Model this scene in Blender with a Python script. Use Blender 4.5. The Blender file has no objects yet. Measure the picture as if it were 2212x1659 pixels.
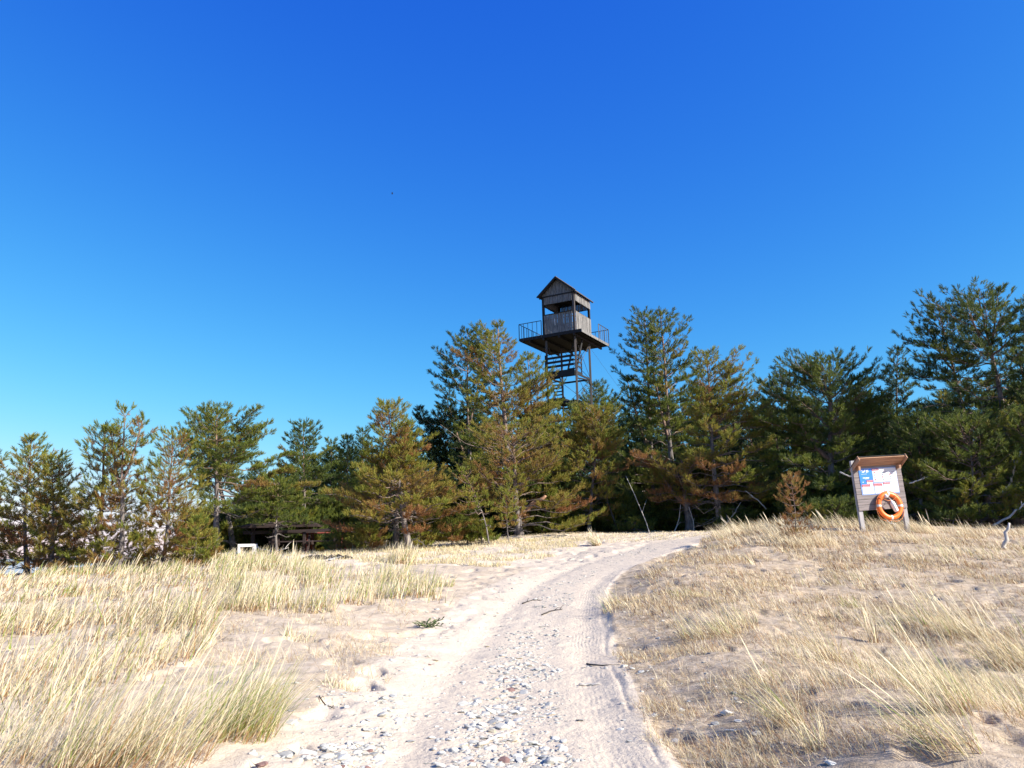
import bpy, bmesh, math, random
import numpy as np
from mathutils import Vector, Matrix, Euler
sc = bpy.context.scene
COL = sc.collection
rad = math.radians
FPX = 1671.0                      # focal length in units of a 2212 px wide picture
EYE = 1.5
PITCH, ROLL = 11.9, -1.3
CAMROT = Euler((rad(90 + PITCH), 0, 0)).to_matrix() @ Matrix.Rotation(rad(ROLL), 3, 'Z')
CR = np.array(CAMROT)
def ray(U, V):
    v = CR @ np.array([(U - 1106) / FPX, -(V - 829.5) / FPX, -1.0])
    return v
def at(U, V, d):
    """picture position + distance ahead -> point in the place"""
    v = ray(U, V); v = v * (d / v[1])
    return np.array([v[0], v[1], v[2] + EYE])
def project(x, y, z):
    p = np.stack([x, y, z - EYE], -1) @ CR
    w = np.maximum(-p[..., 2], 1e-3)
    return 1106 + FPX * p[..., 0] / w, 829.5 - FPX * p[..., 1] / w, -p[..., 2]

# ------------------------------------------------------------------ noise
def _hash(ix, iy, s):
    h = (ix.astype(np.int64) * 374761393 + iy.astype(np.int64) * 668265263 + s * 1442695041) & 0x7fffffff
    h = ((h ^ (h >> 13)) * 1274126177) & 0x7fffffff
    return ((h ^ (h >> 16)) & 0xffff) / 65535.0
def vnoise(x, y, s=0):
    ix = np.floor(x); iy = np.floor(y); fx = x - ix; fy = y - iy
    fx = fx * fx * (3 - 2 * fx); fy = fy * fy * (3 - 2 * fy)
    a = _hash(ix, iy, s); b = _hash(ix + 1, iy, s); c = _hash(ix, iy + 1, s); d = _hash(ix + 1, iy + 1, s)
    return (a + (b - a) * fx) * (1 - fy) + (c + (d - c) * fx) * fy
def fbm(x, y, s=0, o=4):
    t = 0; a = .5
    for k in range(o):
        t = t + a * (vnoise(x * 2**k + 13.7 * k, y * 2**k - 7.1 * k, s + k) - .5); a *= .5
    return t
def sstep(a, b, x):
    t = np.clip((x - a) / (b - a), 0, 1); return t * t * (3 - 2 * t)

# ------------------------------------------------------------------ ground height
CTRL = [(2000,3024,4.6),(2000,2800,6.2),(2000,2540,9.4),(2080,2400,12),(2230,2280,15.5),(2400,2190,19.5),(2560,2130,23.5),(2450,2098,28),
 (2150,2106,28),(1500,2900,5.0),(1500,2560,8.2),(1200,2700,6.2),(1200,2500,8.8),(1200,2350,12.5),(1200,2250,16.5),(1200,2200,20),(1200,2190,26),
 (300,3024,4.2),(300,2700,6.2),(300,2480,9.5),(300,2350,14),(300,2262,19),(300,2250,26),(1700,2205,20),(1700,2165,24),(1850,2135,26.5),
 (1600,2390,11.5),(1650,2290,15),(950,2172,25.5),(700,2240,21),(1450,2165,25),
 (3000,3024,4.3),(3500,3024,4.2),(4100,3024,4.1),(3400,2700,6.8),(3400,2500,8.8),(3400,2340,11.5),(3400,2215,15),(3400,2085,19.8),(3400,2080,23),
 (4000,2700,6.5),(4000,2450,9),(4000,2280,12.5),(4000,2150,17),(3950,2078,22),(2750,2150,19),(2900,2106,21),(3050,2095,20.5),(2720,2370,11),(2750,2610,7.0),(2820,2230,14.8),
 (2000,2400,12),(2500,2600,8.2),(2380,2500,9.6)]
_P = [at(px / 1.8229, py / 1.8229, d) for px, py, d in CTRL]
for x, y, z in [(0,0,.12),(-5,0,.1),(6,0,.12),(0,-6,.05),(-12,3,.2),(14,3,.4),(-22,12,.4),(22,14,1.3),(-30,30,.5),(32,30,1.7),
                (-30,50,.2),(-12,45,.7),(0,45,1.75),(16,45,1.8),(34,50,1.8),(-20,24,.75),(-14,32,.85),(-7,34,1.4),(0,36,1.8),(10,36,1.85),(20,32,1.8),(-30,-10,0),(30,-10,.3),(50,20,1.8),(-50,20,0)]:
    _P.append(np.array([x, y, z]))
_P = np.array(_P)
def _phi(r2): return .5 * r2 * np.log(r2 + 1e-9)
def _fit():
    n = len(_P); X = _P[:, :2] / 10
    r2 = ((X[:, None] - X[None]) ** 2).sum(-1)
    A = np.zeros((n + 3, n + 3)); A[:n, :n] = _phi(r2) + np.eye(n) * .004
    Q = np.c_[np.ones(n), X]; A[:n, n:] = Q; A[n:, :n] = Q.T
    return np.linalg.solve(A, np.r_[_P[:, 2], 0, 0, 0])
_W = _fit()
def base_h(x, y):
    x = np.asarray(x, float); y = np.asarray(y, float); sh = x.shape
    xf = x.ravel(); yf = y.ravel(); out = np.zeros(xf.size)
    n = len(_P); X = _P[:, :2] / 10
    for i in range(0, xf.size, 60000):
        a = np.clip(xf[i:i+60000], -55, 55) / 10; b = np.clip(yf[i:i+60000], -14, 55) / 10
        r2 = (a[:, None] - X[:, 0]) ** 2 + (b[:, None] - X[:, 1]) ** 2
        out[i:i+60000] = _phi(r2) @ _W[:n] + _W[n] + _W[n+1] * a + _W[n+2] * b
    r = np.hypot(xf, yf)
    lf = sstep(-6, -45, xf + (yf - 40) * .25)
    far = 1.75 - 4.5 * lf + (1 - lf) * 9 * sstep(58, 130, r) * sstep(20, 50, yf)
    k = sstep(40, 60, r)
    return (out * (1 - k) + far * k).reshape(sh)
def ground_uv(U, V, lo=2.5, hi=60):
    v = ray(U, V); d = np.geomspace(lo, hi, 900); p = v[None] * (d / v[1])[:, None]
    z = p[:, 2] + EYE; h = base_h(p[:, 0], p[:, 1])
    k = np.nonzero(z < h)[0]
    k = k[0] if len(k) else int(np.argmin(z - h))
    return np.array([p[k, 0], p[k, 1], h[k]])
def guv(pts): return np.array([ground_uv(u, v) for u, v in pts])

TR_R = guv([(1352,1655),(1302,1548),(1273,1426),(1268,1330),(1275,1275),(1312,1240),(1390,1206),(1480,1178),(1540,1160)])
TR_L = guv([(850,1655),(906,1529),(997,1422),(1044,1382),(1112,1299),(1180,1250),(1270,1213),(1370,1185),(1440,1166)])
def extend(t):
    a = t[0] + (t[0] - t[1]) * 4; return np.vstack([a[None], t])
TR_R = extend(TR_R); TR_L = extend(TR_L)
def smooth_line(t, n=260):
    s = np.r_[0, np.cumsum(np.hypot(*np.diff(t[:, :2], axis=0).T))]
    q = np.linspace(0, s[-1], n); x = np.interp(q, s, t[:, 0]); y = np.interp(q, s, t[:, 1])
    for _ in range(14):
        x[1:-1] = (x[:-2] + x[1:-1] * 2 + x[2:]) / 4; y[1:-1] = (y[:-2] + y[1:-1] * 2 + y[2:]) / 4
    return np.c_[x, y]
TR_R = smooth_line(TR_R); TR_L = smooth_line(TR_L)
def lat(x, y, line):
    """signed sideways distance (right positive) and length along a line"""
    xf = x.ravel(); yf = y.ravel(); L = np.full(xf.size, 99.); S = np.zeros(xf.size)
    a = line[:-1]; b = line[1:]; e = b - a; l = np.hypot(e[:, 0], e[:, 1]); cs = np.r_[0, np.cumsum(l)][:-1]
    sel = np.nonzero((xf > -12) & (xf < 14) & (yf > -6) & (yf < 34))[0]
    for i in range(0, sel.size, 20000):
        s = sel[i:i+20000]; X = xf[s][:, None]; Y = yf[s][:, None]
        t = np.clip(((X - a[:, 0]) * e[:, 0] + (Y - a[:, 1]) * e[:, 1]) / (l * l), 0, 1)
        dx = X - a[:, 0] - t * e[:, 0]; dy = Y - a[:, 1] - t * e[:, 1]; d2 = dx * dx + dy * dy
        k = np.argmin(d2, 1); r = np.arange(len(s))
        sg = np.sign(dx[r, k] * e[k, 1] - dy[r, k] * e[k, 0])
        L[s] = sg * np.sqrt(d2[r, k]); S[s] = cs[k] + t[r, k] * l[k]
    return L.reshape(x.shape), S.reshape(x.shape)
def inpoly(U, V, poly):
    p = np.array(poly, float); q = np.roll(p, -1, 0); c = np.zeros(U.shape, bool)
    for (x1, y1), (x2, y2) in zip(p, q):
        if y1 == y2: continue
        c ^= ((y1 > V) != (y2 > V)) & (U < (x2 - x1) * (V - y1) / (y2 - y1) + x1)
    return c
def wpoly(pts):
    out = []
    n = len(pts)
    for i in range(n):
        a = np.array(pts[i], float); b = np.array(pts[(i + 1) % n], float)
        for k in range(4): 
            q = a + (b - a) * k / 4; out.append(ground_uv(*q)[:2])
    return np.array(out)

def height(x, y, full=False):
    x = np.asarray(x, float); y = np.asarray(y, float)
    h = base_h(x, y); r = np.hypot(x, y); near = 1 - sstep(30, 60, r)
    lr, sr = lat(x, y, TR_R); ll, sl = lat(x, y, TR_L)
    path = sstep(-1.9, -1.0, lr + .25*fbm(x*1.3, y*1.3, 5)) * (1 - sstep(.22, .36, lr)) 
    path = np.where(np.hypot(x, y) > 27.5, 0, path)
    off = 1 - path
    h = h + near * off * (.16 * fbm(x * .8, y * .8, 1, 4) + .05 * fbm(x * 4, y * 4, 3, 3)) 
    h = h + near * path * (.03 * fbm(x * 1.2, y * 1.2, 9, 3) + .018 * fbm(x * 6, y * 6, 11, 3))
    # wheel ruts and the undercut bank on the right of the track
    wob = .06 * fbm(sr * 1.3, sr * 0 + 3, 21, 3)
    act = 1 - sstep(15, 18, sr - 0)
    h = h - .02 * np.exp(-((lr + .02) / .16) ** 2) * act - .03 * np.exp(-(ll / .2) ** 2)
    sc_ = .001 + .022 * sstep(.35, .6, vnoise(sr * 3.1, sr * 0, 33)) * vnoise(sr * 1.1, sr * 0, 31) ** 2
    h = h + act * (sc_ * sstep(.21 + wob, .25 + wob, lr) * (1 - sstep(.4, 1.2, lr)) + .10 * sstep(.35, 1.4, lr) * (1 - sstep(1.6, 3.4, lr)))
    h = h - act * .008 * np.exp(-((lr - .19 - wob) / .014) ** 2) * sstep(.3, .6, vnoise(sr * 1.7, sr * 0 + 9, 41))
    # footprints in the loose sand
    fp = fbm(x * 3.1, y * 3.1, 51, 2); h = h - near * .05 * sstep(.08, .2, fp) * (off * .8 + .15)
    if full: return h, lr, sr, ll, sl, path
    return h

# ------------------------------------------------------------------ mesh helpers
def mesh_np(name, verts, loops, starts, totals, mat, parent=None, smooth=False, attrs=None):
    me = bpy.data.meshes.new(name)
    me.vertices.add(len(verts)); me.vertices.foreach_set('co', np.asarray(verts, np.float32).ravel())
    me.loops.add(len(loops)); me.loops.foreach_set('vertex_index', np.asarray(loops, np.int32).ravel())
    me.polygons.add(len(starts)); me.polygons.foreach_set('loop_start', np.asarray(starts, np.int32))
    me.polygons.foreach_set('loop_total', np.asarray(totals, np.int32))
    me.update(calc_edges=True)
    if smooth: me.polygons.foreach_set('use_smooth', np.ones(len(starts), bool))
    for k, (dom, val) in (attrs or {}).items():
        a = me.attributes.new(k, 'FLOAT', dom); a.data.foreach_set('value', np.asarray(val, np.float32).ravel())
    if mat: me.materials.append(mat)
    o = bpy.data.objects.new(name, me); COL.objects.link(o)
    if parent: o.parent = parent
    return o
def tag(o, label=None, cat=None, group=None, kind=None):
    if label: o['label'] = label
    if cat: o['category'] = cat
    if group: o['group'] = group
    if kind: o['kind'] = kind
    return o
def empty(name, loc, rz=0, label=None, cat=None, group=None, tilt=None):
    o = bpy.data.objects.new(name, None); COL.objects.link(o); o.location = loc; o.empty_display_size = .2
    o.rotation_euler = (tilt[0] if tilt else 0, tilt[1] if tilt else 0, rz)
    return tag(o, label, cat, group)
class MB:
    def __init__(s): s.v = []; s.f = []
    def add(s, vs, fs):
        n = len(s.v); s.v += [tuple(v) for v in vs]; s.f += [tuple(i + n for i in f) for f in fs]; return s
    def box(s, c, d, M=None, tap=None):
        c = Vector(c); vs = []
        for sx in (-1, 1):
            for sy in (-1, 1):
                for sz in (-1, 1):
                    p = Vector((sx * d[0] / 2, sy * d[1] / 2, sz * d[2] / 2))
                    if M: p = M @ p
                    vs.append(c + p)
        return s.add(vs, [(0,1,3,2),(4,6,7,5),(0,4,5,1),(2,3,7,6),(0,2,6,4),(1,5,7,3)])
    def beam(s, a, b, w, t, up=(0, 0, 1), roll=0):
        a = Vector(a); b = Vector(b); d = b - a; L = d.length; z = d.normalized(); u = Vector(up)
        if abs(z.dot(u)) > .98: u = Vector((0, 1, 0))
        x = z.cross(u).normalized(); y = z.cross(x)
        M = Matrix((x, y, z)).transposed()
        if roll: M = M @ Matrix.Rotation(roll, 3, 'Z')
        return s.box((a + b) / 2, (w, t, L), M)
    def tube(s, pts, rs, n=6, cap=True):
        pts = [Vector(p) for p in pts]; base = len(s.v); m = len(pts)
        if not hasattr(rs, '__len__'): rs = [rs] * m
        u = None
        for i, p in enumerate(pts):
            t = (pts[min(i + 1, m - 1)] - pts[max(i - 1, 0)]).normalized()
            if u is None: u = t.orthogonal().normalized()
            else: u = (u - t * u.dot(t)).normalized()
            w = t.cross(u)
            for k in range(n):
                a = 2 * math.pi * k / n; s.v.append(tuple(p + (u * math.cos(a) + w * math.sin(a)) * rs[i]))
        for i in range(m - 1):
            for k in range(n):
                a = base + i * n + k; b = base + i * n + (k + 1) % n; s.f.append((a, b, b + n, a + n))
        if cap:
            s.f.append(tuple(base + k for k in range(n))[::-1]); s.f.append(tuple(base + (m - 1) * n + k for k in range(n)))
        return s
    def build(s, name, mat, parent=None, smooth=False, bevel=0, attrs=None):
        me = bpy.data.meshes.new(name); me.from_pydata(s.v, [], s.f); me.update()
        if smooth: me.polygons.foreach_set('use_smooth', [True] * len(me.polygons))
        me.materials.append(mat)
        o = bpy.data.objects.new(name, me); COL.objects.link(o)
        if parent: o.parent = parent
        if bevel:
            b = o.modifiers.new('bevel', 'BEVEL'); b.width = bevel; b.segments = 2; b.limit_method = 'ANGLE'
        return o

# ------------------------------------------------------------------ materials
def mat(name):
    m = bpy.data.materials.new(name); m.use_nodes = True; nt = m.node_tree
    return m, nt, nt.nodes['Principled BSDF'], nt.nodes['Material Output']
def nn(nt, t, **kw):
    n = nt.nodes.new(t)
    for k, v in kw.items(): setattr(n, k, v)
    return n
def lk(nt, a, b): nt.links.new(a, b)
def ramp(nt, fac, stops, interp='LINEAR'):
    r = nn(nt, 'ShaderNodeValToRGB'); r.color_ramp.interpolation = interp; e = r.color_ramp.elements
    while len(e) < len(stops): e.new(.5)
    for el, (p, c) in zip(e, stops): el.position = p; el.color = (*c, 1)
    lk(nt, fac, r.inputs[0]); return r.outputs[0]
def noise(nt, scale, detail=3, rough=.6, coord='Object', stretch=None, dist=0):
    tc = nn(nt, 'ShaderNodeTexCoord'); n = nn(nt, 'ShaderNodeTexNoise'); n.inputs['Scale'].default_value = scale
    n.inputs['Detail'].default_value = detail; n.inputs['Roughness'].default_value = rough; n.inputs['Distortion'].default_value = dist
    src = tc.outputs[coord]
    if stretch:
        mp = nn(nt, 'ShaderNodeMapping'); mp.inputs['Scale'].default_value = stretch; lk(nt, src, mp.inputs[0]); src = mp.outputs[0]
    lk(nt, src, n.inputs['Vector']); return n.outputs['Fac']
def math_(nt, op, a, b=None, c=None):
    m = nn(nt, 'ShaderNodeMath', operation=op)
    for i, v in enumerate((a, b, c)):
        if v is None: continue
        if isinstance(v, (int, float)): m.inputs[i].default_value = v
        else: lk(nt, v, m.inputs[i])
    return m.outputs[0]
def mixc(nt, f, a, b, mode='MIX'):
    m = nn(nt, 'ShaderNodeMix', data_type='RGBA', blend_type=mode)
    for i, v in ((0, f), (6, a), (7, b)):
        if isinstance(v, (int, float)): m.inputs[i].default_value = v
        elif isinstance(v, tuple): m.inputs[i].default_value = (*v, 1)
        else: lk(nt, v, m.inputs[i])
    return m.outputs[2]
def attr(nt, name):
    a = nn(nt, 'ShaderNodeAttribute'); a.attribute_name = name; return a.outputs['Fac']
def bump(nt, bs, h, strength, dist):
    b = nn(nt, 'ShaderNodeBump'); b.inputs['Strength'].default_value = strength; b.inputs['Distance'].default_value = dist
    lk(nt, h, b.inputs['Height']); lk(nt, b.outputs[0], bs.inputs['Normal']); return b
def simple(name, c, rough=.7, var=.25, scale=8, stretch=None, bmp=.2, bd=.01, metal=0, spec=.4, c2=None):
    m, nt, bs, out = mat(name)
    f = noise(nt, scale, 5, .65, stretch=stretch)
    lo = tuple(x * (1 - var) for x in c); hi = c2 or tuple(min(1, x * (1 + var)) for x in c)
    lk(nt, ramp(nt, f, [(.3, lo), (.7, hi)]), bs.inputs['Base Color'])
    bs.inputs['Roughness'].default_value = rough; bs.inputs['Metallic'].default_value = metal
    bs.inputs['Specular IOR Level'].default_value = spec
    if bmp: bump(nt, bs, f, bmp, bd)
    return m
def foliage_mat(name, stops, trans=.3, rough=.6):
    m, nt, bs, out = mat(name)
    c = ramp(nt, attr(nt, 'tint'), stops)
    lk(nt, c, bs.inputs['Base Color']); bs.inputs['Roughness'].default_value = rough; bs.inputs['Specular IOR Level'].default_value = .3
    tr = nn(nt, 'ShaderNodeBsdfTranslucent'); lk(nt, c, tr.inputs[0])
    mx = nn(nt, 'ShaderNodeMixShader'); mx.inputs[0].default_value = trans
    lk(nt, bs.outputs[0], mx.inputs[1]); lk(nt, tr.outputs[0], mx.inputs[2]); lk(nt, mx.outputs[0], out.inputs[0])
    return m
M = {}
M['needle'] = foliage_mat('pine_needles', [(0, (.036, .060, .024)), (.25, (.082, .115, .026)), (.45, (.185, .215, .03)), (.64, (.27, .235, .04)), (.84, (.27, .165, .05)), (1, (.27, .125, .05))], .32)
M['grass'] = foliage_mat('grass_blades', [(0, (.08, .15, .02)), (.25, (.26, .32, .06)), (.5, (.60, .49, .29)), (.75, (.79, .70, .51)), (.9, (.36, .20, .09)), (1, (.11, .07, .04))], .25, .5)
# bark: grey low down, orange higher up
m, nt, bs, out = mat('pine_bark')
f = noise(nt, 9, 5, .7, stretch=(1, 1, .35)); g = noise(nt, 1.2, 3)
c1 = ramp(nt, f, [(.3, (.05, .042, .04)), (.7, (.24, .21, .20))]); c2 = ramp(nt, f, [(.3, (.12, .055, .03)), (.7, (.36, .19, .11))])
lk(nt, mixc(nt, math_(nt, 'MULTIPLY', attr(nt, 'orange'), 1.0), c1, c2), bs.inputs['Base Color']); bs.inputs['Roughness'].default_value = .9
bump(nt, bs, f, .6, .03); M['bark'] = m
M['deadwood'] = simple('bleached_wood', (.42, .39, .36), .8, .35, 12, (1, 1, .3))
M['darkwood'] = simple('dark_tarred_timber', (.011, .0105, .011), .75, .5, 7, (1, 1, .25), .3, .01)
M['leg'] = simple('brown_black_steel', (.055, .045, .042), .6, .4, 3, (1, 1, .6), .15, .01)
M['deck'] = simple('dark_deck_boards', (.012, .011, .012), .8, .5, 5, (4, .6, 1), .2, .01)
M['grayboard'] = simple('weathered_grey_boards', (.075, .077, .085), .8, .75, 9, (4, 4, .3), .4, .01, c2=(.30, .29, .285))
M['rail'] = simple('painted_thin_rail', (.03, .033, .045), .5, .2, 6)
M['rooftin'] = simple('dark_roof_covering', (.07, .06, .055), .75, .4, 4)
M['postgrey'] = simple('silver_grey_timber', (.33, .32, .33), .8, .3, 6, (2, 2, .4), .3, .01)
M['boardwood'] = simple('grey_plank_backboard', (.22, .19, .19), .8, .35, 5, (.35, 2, 6), .35, .008)
M['soffit'] = simple('brown_plank_roof', (.38, .215, .135), .75, .3, 5, (.4, 3, 6), .3, .008)
M['felt'] = simple('black_roof_felt', (.03, .03, .03), .9, .2, 20)
M['orange'] = simple('orange_ring_plastic', (.90, .17, .025), .42, .1, 3, None, .05, .005, c2=(.95, .22, .04))
M['tape'] = simple('grey_reflective_tape', (.62, .62, .60), .4, .08, 5, None, 0)
M['rope'] = simple('orange_cord', (.60, .22, .08), .8, .2, 60, None, .3, .004)
M['whiterope'] = simple('pale_cord', (.55, .53, .50), .8, .2, 60, None, .3, .004)
M['whiteplastic'] = simple('white_plastic', (.72, .72, .74), .35, .05, 5, None, .05, .004)
M['whitepaint'] = simple('white_painted_board', (.82, .80, .76), .6, .06, 6, None, .1, .004)
M['panelblue'] = simple('pale_blue_panel', (.22, .33, .66), .5, .06, 3, None, 0)
M['bright'] = simple('bright_blue_print', (.02, .20, .72), .5, .05, 3, None, 0)
M['paper'] = simple('white_print', (.72, .74, .80), .5, .03, 3, None, 0)
M['redprint'] = simple('dark_red_print', (.36, .015, .04), .5, .05, 3, None, 0)
M['ink'] = simple('grey_ink', (.22, .24, .36), .5, .1, 30, None, 0)
M['redink'] = simple('red_ink', (.5, .05, .07), .5, .1, 30, None, 0)
M['greenink'] = simple('grey_green_ink', (.16, .28, .30), .5, .1, 30, None, 0)
M['browntimber'] = simple('dark_brown_timber', (.035, .022, .02), .7, .4, 6, (.5, 2, 2))
M['redtimber'] = simple('red_brown_painted_plank', (.24, .06, .045), .65, .25, 6, (.5, 2, 2))
M['weed'] = simple('dull_green_leaf', (.10, .13, .05), .7, .3, 30, None, 0)
M['debris'] = simple('dark_driftwood', (.05, .042, .038), .9, .4, 20)
M['bird'] = simple('dark_feather', (.05, .05, .06), .8, .2, 20, None, 0)
def stone_mat(name, lo, hi):
    m, nt, bs, out = mat(name)
    f = noise(nt, 24, 5, .65); oi = nn(nt, 'ShaderNodeObjectInfo')
    c = ramp(nt, f, [(.3, lo), (.72, hi)])
    ge = nn(nt, 'ShaderNodeNewGeometry'); sc1 = nn(nt, 'ShaderNodeHueSaturation'); lk(nt, math_(nt, 'MULTIPLY', math_(nt, 'MULTIPLY_ADD', oi.outputs['Random'], .35, .72), math_(nt, 'MULTIPLY_ADD', math_(nt, 'POWER', ge.outputs['Random Per Island'], .5), .22, .78)), sc1.inputs['Value']); lk(nt, c, sc1.inputs['Color'])
    lk(nt, sc1.outputs[0], bs.inputs['Base Color']); bs.inputs['Roughness'].default_value = .8; bs.inputs['Specular IOR Level'].default_value = .3
    bump(nt, bs, f, .35, .006); return m
M['stone'] = stone_mat('pale_limestone', (.46, .45, .41), (.76, .73, .66))
M['stonegrey'] = stone_mat('grey_limestone', (.24, .24, .25), (.45, .45, .44))
M['stonebuff'] = stone_mat('buff_stone', (.44, .38, .28), (.66, .60, .48))
M['stonered'] = stone_mat('red_brown_granite', (.16, .09, .08), (.34, .21, .18))
# ------------------------------------------------------------------ ground
def build_ground():
    fine = np.linspace(rad(-46), rad(48), 880); s = rad(4)
    coarse = np.arange(rad(48) + s, rad(314) - .01, s)
    az = np.r_[fine, coarse]; na = len(az)
    rr = np.r_[np.linspace(.4, 3, 14)[:-1], np.geomspace(3, 30, 620)[:-1], np.geomspace(30, 70, 80)[:-1], np.geomspace(70, 4000, 40)]
    A, R = np.meshgrid(az, rr); x = R * np.sin(A); y = R * np.cos(A)
    h, lr, sr, ll, sl, path = height(x, y, True)
    v = np.stack([x, y, h], -1).reshape(-1, 3); nr = len(rr)
    v = np.vstack([v, [[0, 0, float(height(np.array([0.]), np.array([0.]))[0])]]])
    i = np.arange(nr - 1)[:, None] * na; j = np.arange(na)[None]; j2 = (j + 1) % na
    q = np.stack([i + j, i + na + j, i + na + j2, i + j2], -1).reshape(-1, 4)[:, ::-1]
    c = len(v) - 1; t = np.stack([np.full(na, c), np.arange(na), (np.arange(na) + 1) % na], -1)[:, ::-1]
    loops = np.r_[q.ravel(), t.ravel()]; tot = np.r_[np.full(len(q), 4), np.full(len(t), 3)]; st = np.r_[0, np.cumsum(tot)[:-1]]
    U, V, w = project(x, y, h)
    leftp = inpoly(U, V, [(-3000,1180),(480,1200),(640,1215),(1150,1225),(1000,1290),(960,1330),(780,1450),(640,1560),(400,1640),(300,1700),(-3000,1700)])
    grs = np.where(lr > .3, 1.0, 0.) * (1 - sstep(21, 23, sr)*0)
    grs = np.clip(grs * .95 + leftp * .45, 0, 1) * (1 - path)
    r = np.hypot(x, y)
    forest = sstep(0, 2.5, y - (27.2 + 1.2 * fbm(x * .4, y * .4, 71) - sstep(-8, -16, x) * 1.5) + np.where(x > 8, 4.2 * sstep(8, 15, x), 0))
    m, nt, bs, out = mat('dune_sand')
    tc = nn(nt, 'ShaderNodeTexCoord')
    f1 = noise(nt, 1.1, 5, .6); f2 = noise(nt, 9, 6, .7); f3 = noise(nt, 90, 3, .7); f4 = noise(nt, 3.2, 5, .65)
    sand = mixc(nt, f1, (.52, .435, .345), (.59, .505, .405))
    sand = mixc(nt, math_(nt, 'MULTIPLY', ramp(nt, f3, [(.35, (1, 1, 1)), (.55, (0, 0, 0))]), .22), sand, (.36, .28, .22))
    # dead stems, needles and moss matted on the sand
    g = attr(nt, 'grassy')
    lit = math_(nt, 'MULTIPLY', g, ramp(nt, f2, [(.42, (0, 0, 0)), (.62, (1, 1, 1))]))
    sand = mixc(nt, math_(nt, 'MULTIPLY', g, .6), sand, (.44, .34, .235))
    sand = mixc(nt, math_(nt, 'MULTIPLY', lit, .6), sand, (.19, .135, .09))
    gr2 = math_(nt, 'MULTIPLY', math_(nt, 'MULTIPLY', attr(nt, 'grassy'), ramp(nt, f4, [(.48, (0, 0, 0)), (.62, (1, 1, 1))])), .5)
    sand = mixc(nt, gr2, sand, (.22, .165, .10))
    # crushed pale gravel in the track
    vo = nn(nt, 'ShaderNodeTexVoronoi'); vo.inputs['Scale'].default_value = 28; lk(nt, tc.outputs['Object'], vo.inputs['Vector'])
    peb = ramp(nt, vo.outputs['Distance'], [(.2, (1, 1, 1)), (.34, (0, 0, 0))])
    vc = nn(nt, 'ShaderNodeSeparateColor'); lk(nt, vo.outputs['Color'], vc.inputs[0])
    pm = math_(nt, 'MULTIPLY', math_(nt, 'MULTIPLY', peb, attr(nt, 'gravel')), math_(nt, 'GREATER_THAN', vc.outputs[0], .45))
    sand = mixc(nt, math_(nt, 'MULTIPLY', pm, .8), sand, mixc(nt, vc.outputs[1], (.44, .43, .41), (.72, .70, .67)))
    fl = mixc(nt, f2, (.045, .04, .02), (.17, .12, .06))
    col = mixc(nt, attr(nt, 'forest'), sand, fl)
    lk(nt, col, bs.inputs['Base Color']); bs.inputs['Roughness'].default_value = .95; bs.inputs['Specular IOR Level'].default_value = .15
    # tyre tread: lengthwise grooves and cross lugs inside the right wheel track
    wn = math_(nt, 'MULTIPLY_ADD', noise(nt, 2.2, 3), .10, -.05); pu = math_(nt, 'ADD', attr(nt, 'trk_u'), wn); pv = attr(nt, 'trk_v')
    gr = math_(nt, 'SINE', math_(nt, 'MULTIPLY', pu, 2 * math.pi / .042))
    lug = math_(nt, 'SINE', math_(nt, 'MULTIPLY_ADD', pv, 2 * math.pi / .07, math_(nt, 'MULTIPLY', math_(nt, 'ABSOLUTE', pu), 30)))
    band = ramp(nt, math_(nt, 'ABSOLUTE', pu), [(.15, (1, 1, 1)), (.2, (0, 0, 0))])
    tread = math_(nt, 'MULTIPLY', math_(nt, 'ADD', gr, math_(nt, 'MULTIPLY', lug, .5)), math_(nt, 'MULTIPLY', band, attr(nt, 'tread')))
    pl = math_(nt, 'ADD', attr(nt, 'trl_u'), math_(nt, 'MULTIPLY', wn, 1.6)); grl = math_(nt, 'SINE', math_(nt, 'MULTIPLY', pl, 2 * math.pi / .055))
    bl = ramp(nt, math_(nt, 'ABSOLUTE', pl), [(.2, (1, 1, 1)), (.3, (0, 0, 0))])
    tread = math_(nt, 'ADD', tread, math_(nt, 'MULTIPLY', math_(nt, 'MULTIPLY', grl, bl), .5))
    hh = math_(nt, 'ADD', math_(nt, 'MULTIPLY', math_(nt, 'MULTIPLY', tread, .0015), ramp(nt, f4, [(.4, (.05, .05, .05)), (.62, (1, 1, 1))])), math_(nt, 'ADD', math_(nt, 'MULTIPLY', f2, .03), math_(nt, 'ADD', math_(nt, 'MULTIPLY', f3, .004), math_(nt, 'MULTIPLY', pm, .008))))
    bump(nt, bs, hh, .9, 1.0)
    dist_l = np.abs(ll) ; mid = sstep(-.25, -.45, lr) * sstep(.2, .45, ll)
    grav = path * (.25 + .75 * mid) * sstep(.35, .6, .5 + fbm(x * .7, y * .7, 81) + .12 * mid)
    pad = lambda a: np.r_[a.ravel(), 0]
    trd = sstep(-6, 0, sr) * (1 - sstep(15, 18, sr)) * (.6 + .4 * vnoise(sr * .8, sr * 0, 91))
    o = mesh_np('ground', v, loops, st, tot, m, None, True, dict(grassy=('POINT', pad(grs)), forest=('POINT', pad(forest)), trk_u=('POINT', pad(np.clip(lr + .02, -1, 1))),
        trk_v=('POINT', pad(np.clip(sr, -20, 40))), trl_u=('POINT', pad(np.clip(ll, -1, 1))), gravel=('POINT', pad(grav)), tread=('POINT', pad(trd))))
    tag(o, kind='structure')
build_ground()
# sea beyond the low ground on the left
mb = MB(); mb.add([(-4000, 55, -.75), (-12, 55, -.75), (300, 4000, -.75), (-4000, 4000, -.75)], [(0, 1, 2, 3)])
tag(mb.build('sea', simple('sea_water', (.06, .12, .2), .15, .1, .3, None, .4, .1)), kind='structure')

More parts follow.
